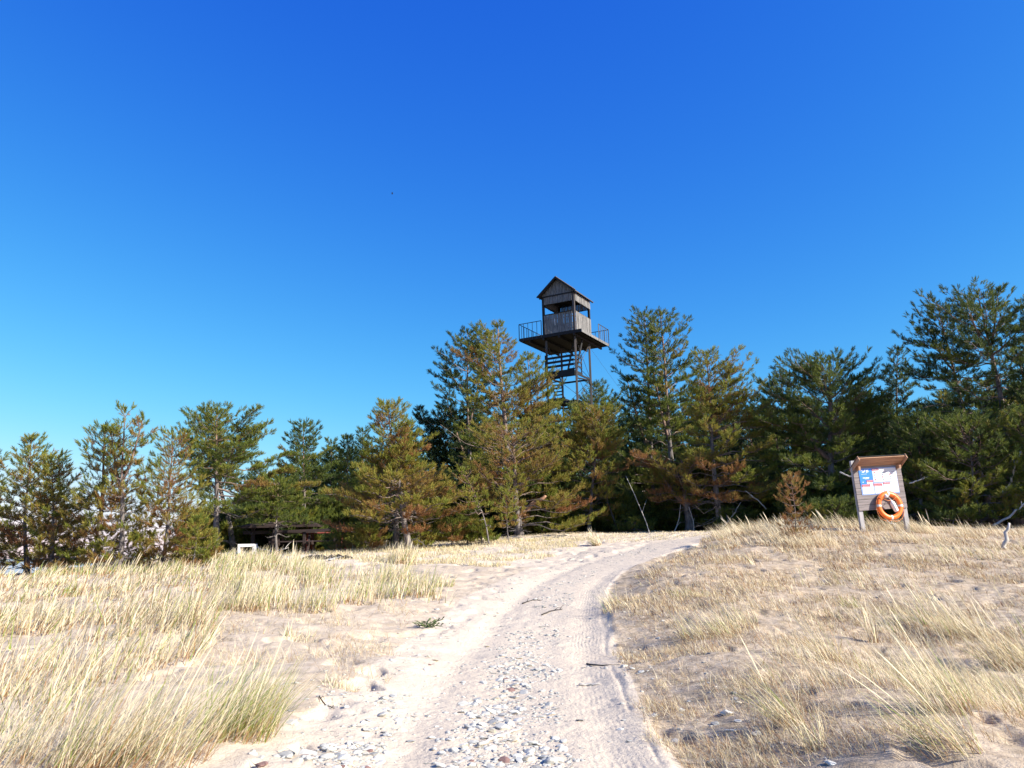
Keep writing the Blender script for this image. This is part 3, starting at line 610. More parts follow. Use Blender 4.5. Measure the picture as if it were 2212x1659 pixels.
# ------------------------------------------------------------------ watchtower
def tower():
    TD = 46.5
    near = at(1244.5, 700, TD); ang = rad(-29)
    # local axes: +x runs from the near corner to the left along the front edge, +y runs back along the right edge
    gx = at(1244, 1140, TD)[0]; bx = at(2289/1.8229, 1294/1.8229, TD)
    gz = float(height(np.array([bx[0]]), np.array([TD + 2.]))[0]) - .1
    root = empty('watchtower', (bx[0], TD, gz), 0, 'dark timber watchtower with a gabled cabin on a railed platform above the pines', 'tower')
    ca, sa = math.cos(rad(29)), math.sin(rad(29))
    ux = Vector((-ca, sa, 0)); uy = Vector((sa, ca, 0))
    def W(a, b, z): return ux * a + uy * b + Vector((0, 0, z))
    R3 = Matrix((ux, uy, Vector((0, 0, 1)))).transposed()
    def bx_(mb, a0, a1, b0, b1, z0, z1): mb.box(W((a0 + a1) / 2, (b0 + b1) / 2, (z0 + z1) / 2), (abs(a1 - a0), abs(b1 - b0), abs(z1 - z0)), R3)
    ZP = bx[2] - gz - .19; S = 4.31
    rg = random.Random(4)
    # platform: boards, joists and edge beams
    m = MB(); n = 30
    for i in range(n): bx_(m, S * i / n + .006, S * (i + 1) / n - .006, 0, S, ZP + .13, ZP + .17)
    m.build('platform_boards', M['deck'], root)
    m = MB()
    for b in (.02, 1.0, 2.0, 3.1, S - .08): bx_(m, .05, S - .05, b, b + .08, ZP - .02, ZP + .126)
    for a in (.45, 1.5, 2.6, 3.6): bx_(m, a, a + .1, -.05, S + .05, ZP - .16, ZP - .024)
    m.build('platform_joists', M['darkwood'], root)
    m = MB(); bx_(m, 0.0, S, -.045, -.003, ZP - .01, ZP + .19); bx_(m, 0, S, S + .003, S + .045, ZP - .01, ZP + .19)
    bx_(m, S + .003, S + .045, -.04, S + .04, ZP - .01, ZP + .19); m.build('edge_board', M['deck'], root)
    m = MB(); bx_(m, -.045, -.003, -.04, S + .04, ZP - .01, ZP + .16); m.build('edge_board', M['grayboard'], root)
    # plywood under the deck
    m = MB(); bx_(m, .1, S - .1, .12, S - .12, ZP - .022, ZP - .002)
    m.build('platform_soffit', M['darkwood'], root)
    # cabin
    A0, A1, B0, B1 = .51, 2.65, .12, 2.52; z0 = ZP + .172; H = 2.53
    posts = [(A0, B0), (A1, B0), (A0, B1), (A1, B1)]
    for a, b in posts:
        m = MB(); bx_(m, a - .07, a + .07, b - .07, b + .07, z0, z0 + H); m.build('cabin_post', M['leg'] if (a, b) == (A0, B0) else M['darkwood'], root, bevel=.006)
    def boards(name, along, fixed, lo, hi, zlo, zhi, side, matn='grayboard', zfun=None):
        m = MB(); w = .105; k = lo
        while k < hi - .02:
            e = min(hi, k + w * rg.uniform(.8, 1.15)); off = rg.uniform(-.012, .012); dz = rg.uniform(-.02, .01)
            g = .008
            for (p, q, o2) in ((k + g, e - g, 0),):
                ztop = zhi if zfun is None else zfun((p + q) / 2)
                if ztop - zlo < .03: continue
                if along == 'a': bx_(m, p, q, fixed + off + side * .0, fixed + off + .022, zlo + dz, ztop)
                else: bx_(m, fixed + off, fixed + off + .022, p, q, zlo + dz, ztop)
            k = e
        return m.build(name, M[matn], root)
    zw = z0 + 1.31; zo = z0 + 2.0
    boards('front_wall', 'a', B0 - .10, A0 + .08, A1 - .07, z0 + .01, zw, -1)
    boards('side_wall', 'b', A0 - .10, B0 + .08, B1 + .05, z0 + .01, zw, -1)
    boards('rear_wall', 'a', B1 + .08, A0 + .08, A1 - .07, z0 + .01, zw, -1)
    boards('side_wall', 'b', A1 + .08, B0, B1, z0 + .01, zw, -1)
    boards('front_band', 'a', B0 - .10, A0 + .08, A1 - .07, zo, z0 + H - .06, -1)
    boards('side_band', 'b', A0 - .10, B0 + .08, B1 + .05, zo, z0 + H - .02, -1)
    boards('rear_band', 'a', B1 + .08, A0 + .08, A1 - .07, zo, z0 + H, -1)
    boards('side_band', 'b', A1 + .08, B0, B1, zo, z0 + H, -1)
    m = MB()
    for z in (zw, zo - .02, zw - .35):
        bx_(m, A0 + .075, A1 - .075, B0 - .06, B0 - .0, z, z + .05); bx_(m, A0 - .06, A0, B0 + .075, B1 - .075, z, z + .05)
        bx_(m, A0 + .075, A1 - .075, B1, B1 + .06, z, z + .05); bx_(m, A1, A1 + .06, B0 + .075, B1 - .075, z, z + .05)
    bx_(m, A0 + .08, A1 - .08, B0 - .15, B0 - .105, zw - .02, zw + .02)
    m.build('wall_rail', M['darkwood'], root)
    m = MB(); bx_(m, A0 - .02, A1 + .02, B0 - .12, B0 - .05, z0 + H - .06, z0 + H + .04); bx_(m, A0 - .04, A0 + .05, B0 - .04, B1 + .1, z0 + H + .0, z0 + H + .04)
    bx_(m, A0 + .05, A1 + .02, B1, B1 + .07, z0 + H - .06, z0 + H + .04); m.build('wall_plate', M['darkwood'], root)
    m = MB(); bx_(m, A0 + .05, A1 - .05, B0, B1, z0 + H + .041, z0 + H + .06); m.build('ceiling', M['darkwood'], root)
    m = MB(); bx_(m, A0 + 1.27, A0 + 1.30, B0 - .14, B0 - .13, z0 + .52, z0 + .95); m.build('door_slot', M['whitepaint'], root)
    m = MB(); m.tube([W(A0 + .75, B0 + .8, z0), W(A0 + .75, B0 + .8, zw + .42)], .02, 6); m.build('thin_pole', M['grayboard'], root)
    # gable and roof
    am = (A0 + A1) / 2; half = (A1 - A0) / 2 + .26; ze = z0 + H - .02; rise = 1.14; rz = ze + rise
    tri = lambda a: ze + rise * (1 - abs(a - am) / half) - .06
    boards('gable', 'a', B0 - .07, A0 - .1, A1 + .1, z0 + H + .045, 0, -1, zfun=tri)
    boards('gable', 'a', B1 + .05, A0 - .1, A1 + .1, z0 + H + .045, 0, -1, zfun=tri)
    b0, b1 = B0 - .33, B1 + .32
    for sgn in (-1, 1):
        m = MB(); e = W(am + sgn * half, 0, 0); th = .045
        pa = [W(am, b0, rz), W(am + sgn * half, b0, ze), W(am + sgn * half, b1, ze), W(am, b1, rz)]
        nrm = Vector((0, 0, th)); m.add(pa + [p + nrm for p in pa], [(0,1,2,3),(7,6,5,4),(0,4,5,1),(1,5,6,2),(2,6,7,3),(3,7,4,0)])
        m.build('roof_slope', M['rooftin'], root)
        m = MB(); m.beam(W(am, b0 - .02, rz - .02), W(am + sgn * (half + .02), b0 - .02, ze - .02), .03, .11); m.build('barge_board', M['darkwood'], root)
        m = MB()
        for k in range(6): 
            b = b0 + .3 + k * (b1 - b0 - .5) / 5; m.beam(W(am, b, rz - .05), W(am + sgn * half, b, ze - .05), .04, .07)
        m.build('rafter', M['darkwood'], root)
    m = MB(); m.tube([W(am, b0, rz + .05), W(am, b1, rz + .05)], .035, 6); m.build('ridge_cap', M['rooftin'], root)
    # railing
    def rail(a0, b0_, a1, b1_, n):
        m = MB(); zt = ZP + 1.14
        m.tube([W(a0, b0_, zt), W(a1, b1_, zt)], .024, 6)
        for i in range(n + 1):
            t = i / n; a = a0 + (a1 - a0) * t; b = b0_ + (b1_ - b0_) * t
            m.tube([W(a, b, ZP + .02), W(a, b, zt)], .028 if i in (0, n) else .017, 5)
        m.build('railing', M['rail'], root)
    rail(A1 + .1, -.07, S + .06, -.07, 5); rail(S + .06, -.07, S + .06, S + .06, 13); rail(S + .06, S + .06, -.06, S + .06, 14); rail(-.06, S + .06, -.06, B1 + .15, 5)
    # legs
    Lg = [(A0 + .06, B0 + .14), (A1 - .06, B0 + .14), (A0 + .06, B1 - .06), (A1 - .06, B1 - .06)]
    for a, b in Lg:
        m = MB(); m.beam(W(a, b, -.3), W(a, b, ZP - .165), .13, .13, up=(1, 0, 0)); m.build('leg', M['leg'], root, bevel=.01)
    a0, b0_ = Lg[0]; a1, b1_ = Lg[3]
    lv = [1.3, 4.0, 6.45, 8.6, ZP - 2.55]
    for z in lv:
        m = MB(); h = .055
        bx_(m, a0 + .07, a1 - .07, b0_ - .03, b0_ + .03, z - h, z + h); bx_(m, a0 + .07, a1 - .07, b1_ - .03, b1_ + .03, z - h, z + h)
        bx_(m, a0 - .03, a0 + .03, b0_ + .07, b1_ - .07, z - h, z + h); bx_(m, a1 - .03, a1 + .03, b0_ + .07, b1_ - .07, z - h, z + h)
        m.build('cross_frame', M['darkwood'], root)
    zl = lv + [ZP - .2]
    for k in range(len(zl) - 1):
        m = MB(); za, zb = zl[k], zl[k + 1]
        for (pa, pb) in (((a0, b0_), (a0, b1_)), ((a0, b1_), (a1, b1_)), ((a1, b0_), (a1, b1_))):
            m.tube([W(*pa, za), W(*pb, zb)], .014, 5); m.tube([W(*pa, zb), W(*pb, za)], .014, 5)
        m.build('cross_brace', M['leg'], root)
    # curved knee brace at the right leg
    m = MB(); zc = lv[-1] - .12
    m.tube([W(a0, b1_, zc - .3), W(a0, b1_ - .35, zc + .0), W(a0, b1_ - 1.2, zc - .05), W(a0, b0_ + .1, zc - .16)], .045, 6); m.build('knee_brace', M['darkwood'], root)
    # landings with board fences, ladders between them
    def landing(z, aa0, aa1, bb0, bb1, name='landing', fence=True):
        e = empty('x', (0, 0, 0)); bpy.data.objects.remove(e)
        m = MB(); n = 8
        for i in range(n): bx_(m, aa0, aa1, bb0 + (bb1 - bb0) * i / n + .01, bb0 + (bb1 - bb0) * (i + 1) / n - .01, z, z + .04)
        bx_(m, aa0, aa1, bb0 - .05, bb0 - .0, z - .2, z + .2); bx_(m, aa0 - .05, aa0 - .003, bb0, bb1, z - .12, z + .1)
        m.build(name, M['darkwood'], root)
        if fence:
            m = MB()
            for q in (.42, .70, .98): 
                bx_(m, aa0 + .01, aa1 - .01, bb0 - .075, bb0 - .052, z + q, z + q + .15)
            for q in (.36, .66, .96): bx_(m, aa0 - .075, aa0 - .052, bb0 + .05, bb0 + 1.0, z + q, z + q + .10)
            m.tube([W(aa0, bb0 - .06, z + 1.35), W(aa1, bb0 - .06, z + 1.28)], .018, 5)
            bx_(m, aa0 - .05, aa0, bb0 + .95, bb0 + 1.03, z - .1, z + 1.25)
            bx_(m, aa1 - .1, aa1, bb0 - .05, bb0 + .0, z, z + 1.3)
            m.build('landing_fence', M['grayboard'] if 0 else M['darkwood'], root)
    def ladder(pa, pb, w, steps, axis='a', matn='darkwood'):
        m = MB()
        for o in (0, w):
            q0 = W(pa[0] + (o if axis == 'a' else 0), pa[1] + (o if axis == 'b' else 0), pa[2]); q1 = W(pb[0] + (o if axis == 'a' else 0), pb[1] + (o if axis == 'b' else 0), pb[2])
            m.beam(q0, q1, .05, .13)
        for i in range(1, steps + 1):
            t = i / (steps + 1); a = pa[0] + (pb[0] - pa[0]) * t; b = pa[1] + (pb[1] - pa[1]) * t; z = pa[2] + (pb[2] - pa[2]) * t
            if axis == 'a': bx_(m, a + .03, a + w - .03, b - .09, b + .09, z, z + .04)
            else: bx_(m, a - .09, a + .09, b + .03, b + w - .03, z, z + .04)
        m.build('ladder', M[matn], root)
    z5 = lv[-1] + .1; z4 = lv[-2] + .1; z3 = lv[-3] + .1
    landing(z5, A0 + .12, A1 + .02, B0 + .05, B0 + 1.1)
    ladder((A0 + .18, B0 + .35, z5), (A0 + .05, B0 + 1.3, ZP), .6, 7)
    ladder((A0 + 1.1, B0 + .5, z4), (A0 + 1.35, B0 + .35, z5), .6, 7)
    landing(z4, A0 + .9, A1 - .1, B0 + .2, B1 - .2, fence=False)
    ladder((A0 + .1, B1 - .75, z3 - .3), (A0 + .12, B1 - .6, z4 - .3), .55, 7, 'b', 'grayboard')
    landing(z3, A0 + .12, A1 - .1, B0 + .2, B1 - .2, fence=False)
    ladder((A0 + 1.1, B0 + .5, lv[1]), (A0 + 1.35, B0 + .35, z3), .6, 7)
    ladder((A0 + 1.3, B0 - .9, .1), (A0 + 1.35, B0 + .25, lv[1]), .6, 10)
    # stay wires
    for (a, b), (tx, ty) in (((a0, b1_), (9.5, 3.0)), ((a1, b0_), (-9.5, 2.0))):
        m = MB(); p = W(a, b, ZP - .35); q = Vector((tx, ty, .2)); 
        pts = [p.lerp(q, t / 12) - Vector((0, 0, .35 * math.sin(math.pi * t / 12))) for t in range(13)]
        m.tube(pts, .007, 4); m.build('stay_wire', M['leg'], root)
    return root
tower()

# ------------------------------------------------------------------ notice board, lifebuoy, throw bottle
def notice():
    D = 19.4; g = at(1912, 1139, D); g[2] = float(height(np.array([g[0]]), np.array([D]))[0])
    rz = rad(9)
    root = empty('notice_board', (g[0], D, g[2]), 0, 'leaning roofed wooden beach notice board with blue and white information panel', 'notice board')
    lean = Matrix.Rotation(rad(-2.6), 4, 'Y') @ Matrix.Rotation(rz, 4, 'Z'); root.rotation_euler = lean.to_euler()
    W_ = .60
    for s in (-1, 1):
        m = MB(); m.box((s * W_, 0, .72), (.115, .07, 2.1)); m.build('post', M['postgrey'], root, bevel=.006)
    m = MB()
    for i in range(8):
        m.box((0, -.05, .60 + i * .135), (2 * W_ + .11 + (i % 3) * .004, .024, .128))
    m.build('back_board', M['boardwood'], root, bevel=.003)
    # lean-to roof: plank underside rising to the front
    rt = empty('x', (0, 0, 0)); bpy.data.objects.remove(rt)
    p0 = Vector((0, .04, 1.56)); p1 = Vector((0, -.34, 1.80)); dr = (p1 - p0); L = dr.length; dn = dr.normalized(); nrm = Vector((0, -dn.z, dn.y)) 
    m = MB()
    Mx = Matrix((Vector((1, 0, 0)), dn, Vector((1, 0, 0)).cross(dn))).transposed()
    for i in range(4): m.box(p0 + dn * (L * (i + .5) / 4), (1.26, L / 4 - .004, .022), Mx)
    m.build('roof', M['soffit'], root, bevel=.002)
    m = MB(); m.box(p0.lerp(p1, .5) + Mx @ Vector((0, -.01, -.021)), (1.33, L + .07, .014), Mx); m.build('roof_felt', M['felt'], root)
    for s in (-1, 1):
        m = MB(); m.box(p0.lerp(p1, .5) + Vector((s * .645, 0, -.02)), (.022, L + .06, .13), Mx)
        m.build('roof_side', M['soffit'], root, bevel=.002)
        m = MB(); m.box((s * .55, -.10, 1.56), (.05, .19, .10)); m.build('roof_bracket', M['soffit'], root)
    # panel
    pw, ph, pz, px_ = 1.02, .655, 1.235, .0; y = -.066
    m = MB(); m.box((px_, y, pz), (pw, .006, ph)); pan = m.build('information_panel', M['panelblue'], root)
    def R(x0, x1, z0, z1, name, mt, lay=1):
        m = MB(); m.box((px_ - pw / 2 + (x0 + x1) / 2 * pw, y - .0035 - lay * .0015, pz + ph / 2 - (z0 + z1) / 2 * ph), ((x1 - x0) * pw, .0015, (z1 - z0) * ph)); return m.build(name, M[mt], pan)
    def many(rs, name, mt, lay=2):
        m = MB()
        for x0, x1, z0, z1 in rs: m.box((px_ - pw / 2 + (x0 + x1) / 2 * pw, y - .0035 - lay * .0015, pz + ph / 2 - (z0 + z1) / 2 * ph), ((x1 - x0) * pw, .0015, (z1 - z0) * ph))
        return m.build(name, M[mt], pan)
    R(.0, .345, .03, .62, 'blue_field', 'bright'); R(.36, .99, .03, .53, 'picture_field', 'paper')
    R(.03, .325, .60, .965, 'text_field', 'paper', 2); R(.355, .585, .58, .965, 'text_field', 'paper'); R(.605, .99, .56, .95, 'text_field', 'paper')
    R(.17, .33, .52, .59, 'pale_strip', 'paper', 2)
    rg = random.Random(9)
    def hd(x0, x1, z0, z1, rows=1):
        R(x0, x1, z0, z1, 'red_heading', 'redprint', 3)
        q = []
        for r in range(rows):
            zz = z0 + (z1 - z0) * (r + .3) / rows; x = x0 + .015
            while x < x1 - .02: w = rg.uniform(.012, .03); q.append((x, min(x + w, x1 - .01), zz, zz + (z1 - z0) * .3 / rows)); x += w + .008
        many(q, 'heading_print', 'paper', 4)
    hd(.345, .53, .03, .105); hd(.165, .34, .45, .53); hd(.025, .25, .60, .70, 2); hd(.335, .56, .585, .69, 2); hd(.595, .79, .565, .63)
    many([(.06,.08,.07,.10),(.085,.11,.06,.08),(.10,.12,.10,.16),(.12,.15,.12,.15),(.14,.16,.06,.12),(.16,.185,.05,.075),(.19,.205,.07,.17),(.20,.26,.07,.095),(.215,.225,.10,.17),(.22,.265,.125,.145),(.075,.095,.14,.16)], 'white_emblem', 'paper', 2)
    many([(.06,.10,.21,.222),(.11,.15,.21,.222),(.16,.20,.21,.222),(.08,.15,.345,.375),(.155,.25,.345,.375),(.13,.24,.39,.405),(.06,.085,.50,.53)], 'white_print', 'paper', 2)
    q = []; ic = []; icr = []; icg = []
    for ci, cx in enumerate((.39, .60, .80)):
        for r in range(4):
            z = .155 + r * .09; (icr if (ci + r) % 3 == 0 else icg if (ci + r) % 3 == 1 else ic).append((cx, cx + .032, z, z + .055))
            q.append((cx + .05, cx + .05 + rg.uniform(.06, .11), z + .015, z + .027)); 
            if rg.random() < .5: q.append((cx + .05, cx + .05 + rg.uniform(.04, .09), z + .036, z + .046))
    for (x0, x1, z0, z1, n) in ((.05, .31, .73, .94, 7), (.42, .56, .72, .94, 7), (.67, .96, .67, .92, 8), (.62, .645, .67, .92, 8)):
        for r in range(n): z = z0 + (z1 - z0) * r / n; q.append((x0, x0 + (x1 - x0) * rg.uniform(.6, 1), z, z + .009))
    for r in range(4): ic.append((.37, .39, .72 + r * .06, .745 + r * .06))
    many(q, 'small_print', 'ink', 2); many(ic, 'pictogram', 'ink', 2); many(icr, 'pictogram', 'redink', 2); many(icg, 'pictogram', 'greenink', 2)
    MW = Matrix.Translation((g[0], D, g[2])) @ lean
    # ring
    c = MW @ Vector((.12, -.145, .61))
    b = empty('lifebuoy', tuple(c), 0, 'orange lifebuoy with grey bands hanging on the front of the notice board', 'lifebuoy')
    b.rotation_euler = (lean @ Matrix.Rotation(rad(4), 4, 'Y') @ Matrix.Rotation(rad(-4), 4, 'X')).to_euler()
    Rr, rr = .29, .060
    def torus(r_, R_, a0=0, a1=2 * math.pi, n=72, flat=.85):
        m = MB(); full = a1 - a0 > 6.2; N = n if full else n + 1
        for i in range(N):
            a = a0 + (a1 - a0) * i / n
            for k in range(16):
                t = 2 * math.pi * k / 16; q = R_ + r_ * math.cos(t); m.v.append((q * math.cos(a), r_ * flat * math.sin(t), q * math.sin(a)))
        for i in range(N if full else n):
            for k in range(16): 
                i2 = (i + 1) % N; m.f.append((i * 16 + k, i * 16 + (k + 1) % 16, i2 * 16 + (k + 1) % 16, i2 * 16 + k))
        return m
    torus(rr, Rr).build('ring', M['orange'], b, True)
    for k in range(4):
        a = k * math.pi / 2 + rad(1); torus(rr + .004, Rr, a - .085, a + .085, 6).build('reflective_band', M['tape'], b, True)
    for k in range(4):
        a = k * math.pi / 2; m = MB(); pts = []
        for i in range(13):
            t = a + (math.pi / 2) * i / 12; sag = math.sin(math.pi * i / 12)
            rr_ = Rr + rr + .008 + (.035 if k in (2, 3) else .0) * sag
            pts.append((rr_ * math.cos(t), -.01, rr_ * math.sin(t) - (.03 * sag if k in (2, 3) else 0)))
        m.tube(pts, .007, 5); m.build('grab_line', M['rope'], b, True)
    m = MB(); m.tube([(-.25, -.07, .22), (-.18, -.085, .15), (-.08, -.09, .11), (-.01, -.08, .12)], .008, 5); m.tube([(.18, -.075, .29), (.15, -.08, .2), (.06, -.07, .13), (-.05, -.05, .05)], .006, 5)
    m.build('loose_cord', M['rope'], b, True)
    m = MB(); m.tube([(-.16, -.04, -.36), (-.08, -.05, -.44), (.02, -.05, -.455), (.06, -.04, -.44), (.03, -.03, -.52), (.05, -.04, -.6)], .007, 5); m.tube([(-.05, -.06, -.38), (-.06, -.07, -.43), (0, -.06, -.46)], .006, 5)
    m.build('trailing_cord', M['whiterope'], b, True)
    # float bottle
    c2 = MW @ Vector((.115, -.21, .80))
    f = empty('throw_bottle', tuple(c2), 0, 'slim white plastic bottle hanging inside the orange lifebuoy', 'bottle')
    f.rotation_euler = Euler((0, rad(-24), rad(9)))
    prof = [(0, .012), (-.03, .014), (-.05, .03), (-.085, .056), (-.12, .06), (-.27, .06), (-.31, .055), (-.325, .04)]
    m = MB()
    for z, r_ in prof:
        for k in range(14): t = 6.2832 * k / 14; m.v.append((r_ * math.cos(t), r_ * .8 * math.sin(t), z - .04))
    for i in range(len(prof) - 1):
        for k in range(14): m.f.append((i * 14 + k, i * 14 + (k + 1) % 14, (i + 1) * 14 + (k + 1) % 14, (i + 1) * 14 + k))
    m.f.append(tuple(range(14))[::-1]); m.f.append(tuple((len(prof) - 1) * 14 + k for k in range(14))); m.build('bottle_body', M['whiteplastic'], f, True)
    m = MB(); m.box((0, -.05, -.23), (.05, .008, .17)); m.build('bottle_label', M['paper'], f, bevel=.003)
    m = MB(); m.tube([(0, 0, -.05), (-.01, .01, 0.0), (-.01, .03, .04)], .009, 6); m.build('neck_cord', M['whiterope'], f, True)
    m = MB(); m.tube([(-.03, .04, .03), (-.04, .04, .05), (-.045, .04, .09), (-.03, .04, .115)], [.03, .052, .045, .02], 10); m.build('hook_float', M['whiteplastic'], f, True)
notice()

# ------------------------------------------------------------------ furniture of the picnic place
def gz_(x, y): return float(height(np.array([float(x)]), np.array([float(y)]))[0])
def white_frame():
    p = at(976, 1178, 25); z = p[2] - .5
    e = empty('bench', (p[0], 25, gz_(p[0], 25)), rad(8), 'low white box shaped bench standing on the dune edge by the picnic place', 'bench')
    h = (at(976, 1163, 25) if 0 else at(535, 1177, 25))[2] - gz_(p[0], 25)
    return e
q = at(535, 1177, 25.2); zt = q[2]; zg = gz_(q[0], 25.2); hb = max(.3, zt - zg)
e = empty('bench', (q[0], 25.2, zg), rad(6), 'low white box shaped bench standing on the dune edge by the picnic place', 'bench')
m = MB(); m.box((0, 0, hb - .045), (.52, .42, .09)); m.build('seat', M['whitepaint'], e, bevel=.006)
for s in (-1, 1): m = MB(); m.box((s * .225, 0, (hb - .092) / 2 - .02), (.07, .40, hb - .09 + .04)); m.build('leg', M['whitepaint'], e, bevel=.006)
# dark shelter with picnic furniture
def shelter():
    D = 29.5; p = at(590, 1190, D); g = gz_(p[0], D); s_ = D / FPX
    z = lambda v: at(575, v, D)[2] - g
    e = empty('picnic_shelter', (p[0], D, g), rad(4), 'dark brown timber shelter with a low roof half hidden under the round green pine', 'shelter')
    xs = [-.75, -.1, .55, 1.35]; zt = z(1150)
    for x in xs:
        for y in (0, 1.5): m = MB(); m.box((x, y, z(1130) / 2), (.14, .14, z(1130))); m.build('post', M['browntimber'], e)
    m = MB(); m.box((.4, -.1, zt), (3.0, .06, .12)); m.box((.4, 1.6, zt), (3.0, .06, .12)); m.build('rail', M['browntimber'], e)
    m = MB(); x0, x1 = -1.1, 1.7; zr = z(1120); ze = z(1136)
    m.add([(x0, -.5, ze), (x1, -.5, ze), (x1 - .6, .75, zr), (x0 + .6, .75, zr), (x0, 2.0, ze), (x1, 2.0, ze), (x0, -.5, ze - .08), (x1, -.5, ze - .08), (x1, 2, ze - .08), (x0, 2, ze - .08)], [(0,1,2,3),(3,2,5,4),(0,3,4),(1,5,2),(0,6,7,1),(1,7,8,5),(5,8,9,4),(4,9,6,0),(6,9,8,7)])
    m.build('roof', M['browntimber'], e)
    m = MB(); m.box((.3, .7, .45), (1.4, .5, .07)); m.box((-.2, .7, .2), (.1, .4, .42)); m.box((.8, .7, .2), (.1, .4, .42)); m.build('inner_bench', M['browntimber'], e)
shelter()
def ptable(u, D, w, label, top='redtimber'):
    p = at(u, 1150, D); g = gz_(p[0], D); zt = max(.6, at(u, 1151, D)[2] - g)
    e = empty('picnic_table', (p[0], D, g), rad(3), label, 'table')
    m = MB()
    for i in range(5): m.box((0, -.32 + i * .16, zt), (w, .145, .045))
    m.build('table_top', M[top], e, bevel=.004)
    for s in (-1, 1):
        m = MB(); y = s * .72; m.box((0, y, zt * .6), (w, .26, .045)); m.build('seat', M['browntimber'], e, bevel=.004)
        m = MB()
        for t in (-1, 1): m.beam((s * w * .36, t * .25, zt - .03), (s * w * .36, t * .6, 0), .07, .09)
        m.box((s * w * .36, 0, zt * .6 - .06), (.06, 1.5, .09)); m.build('leg', M['redtimber'] if top == 'redtimber' else M['browntimber'], e)
ptable(705, 29, 1.7, 'picnic table with a red brown top half hidden by low pines')
ptable(640, 28.5, 1.5, 'dark picnic table between the shelter and the red topped table', 'browntimber')
# wooden rail behind the grass
a = at(590, 1152, 28); b = at(790, 1148, 28)
e = empty('rail_fence', (a[0], 28, gz_(a[0], 28)), 0, 'low dark rail fence running under the pines behind the picnic tables', 'fence')
L = b[0] - a[0]; zt = a[2] - gz_(a[0], 28) + .05
m = MB(); m.beam((0, 0, zt), (L, 0, zt + .05), .07, .09); m.build('top_rail', M['browntimber'], e)
for i in range(4): m = MB(); m.box((L * i / 3, .07, zt / 2), (.09, .09, zt)); m.build('post', M['browntimber'], e)

# ------------------------------------------------------------------ dead wood
def stick(name, label, cat, pts, r, matn='deadwood', twigs=0, seed=0, knots=True):
    rg = random.Random(seed); o = pts[0]; e = empty(name, tuple(o), 0, label, cat)
    P = [Vector(p) - Vector(o) for p in pts]; Q = []
    for i in range(len(P) - 1):
        for k in range(4): Q.append(P[i].lerp(P[i + 1], k / 4) + Vector((rg.uniform(-1, 1), rg.uniform(-1, 1), rg.uniform(-1, 1))) * r * .5)
    Q.append(P[-1]); m = MB(); n = len(Q); m.tube(Q, [r * (1 - .65 * i / n) * rg.uniform(.9, 1.12) for i in range(n)], 7)
    m.build('stem', M[matn], e, True)
    for k in range(twigs):
        i = rg.randint(1, n - 2); d = (Q[i] - Q[i - 1]).normalized(); L = rg.uniform(.15, .4) * (Q[-1] - Q[0]).length * .7
        v = (d + Vector((rg.uniform(-1, 1), rg.uniform(-.6, .6), rg.uniform(-.3, 1)))).normalized()
        m = MB(); m.tube([Q[i], Q[i] + v * L * .5 + Vector((0, 0, .02)), Q[i] + v * L], [r * .45, r * .3, r * .15], 5); m.build('twig', M[matn], e, True)
    return e
def gp(u, v, dz=.01): 
    p = ground_uv(u, v); p[2] = gz_(p[0], p[1]) + dz; return p
stick('driftwood_stick', 'long curved pale stick lying across the stones in the near track', 'stick', [gp(1035, 1612), gp(1065, 1600), gp(1100, 1587), gp(1128, 1578)], .012, seed=1)
stick('driftwood_stick', 'flat splintered pale stick lying over the right wheel track', 'stick', [gp(1250, 1478), gp(1268, 1476), gp(1295, 1474)], .012, seed=2)
stick('driftwood_stick', 'thin dark stick beside the pale one where the right bank begins', 'stick', [gp(1268, 1432), gp(1300, 1438), gp(1345, 1434)], .009, 'debris', seed=3)
stick('fallen_branch', 'bleached branch sagging on the sand in front of the picnic shelter', 'branch', [gp(545, 1186, .25), gp(565, 1191, .12), gp(590, 1193, .12), gp(622, 1187, .22)], .03, twigs=2, seed=4)
stick('twig', 'small dark twig lying where the path splits from the left wheel track', 'twig', [gp(1128, 1302), gp(1150, 1297), gp(1170, 1298)], .01, 'debris', 2, seed=5)
stick('twig', 'dark broken twig on the middle strip of the path below the bend', 'twig', [gp(1170, 1330), gp(1190, 1322), gp(1215, 1318)], .011, 'debris', 2, seed=6)
stick('twig', 'short thin twig lying left of the near stones', 'twig', [gp(690, 1500), gp(705, 1510), gp(722, 1520)], .006, 'debris', 2, seed=7)
stick('bare_sapling', 'thin white broken stem leaning left at the edge of the wood under the twin spires', 'dead stem', [at(1410, 1180, 27.4), at(1397, 1130, 27.6), at(1378, 1085, 27.8), at(1352, 1028, 28)], .016, twigs=1, seed=8)
stick('bare_sapling', 'dark crooked dead stem leaning left right of the watchtower foot', 'dead stem', [at(1332, 1145, 29.4), at(1318, 1100, 29.5), at(1306, 1060, 29.6)], .045, 'debris', 2, seed=9)
stick('dead_tree', 'thick broken orange barked trunk slanting inside the central pines', 'dead tree', [at(1112, 1128, 29), at(1130, 1105, 28.8), at(1160, 1082, 28.6), at(1178, 1070, 28.5)], .13, 'soffit', 2, seed=10)
stick('fallen_branch', 'pale curved branch hanging at the right border of the picture', 'branch', [at(2145, 1137, 22.5), at(2190, 1110, 22.2), at(2215, 1085, 22)], .04, twigs=3, seed=11)
stick('dead_tree', 'bleached crooked limb rising at the right border above the grass', 'dead tree', [at(2165, 1065, 23), at(2180, 1050, 22.8), at(2192, 1015, 22.6), at(2205, 975, 22.5)], .045, twigs=4, seed=12)
stick('fallen_branch', 'short bleached limb showing in the dark wood right of the notice board', 'branch', [at(1965, 1082 - 38, 23.4), at(1990, 1078 - 42, 23.4), at(2005, 1030, 23.5)], .022, twigs=1, seed=13)
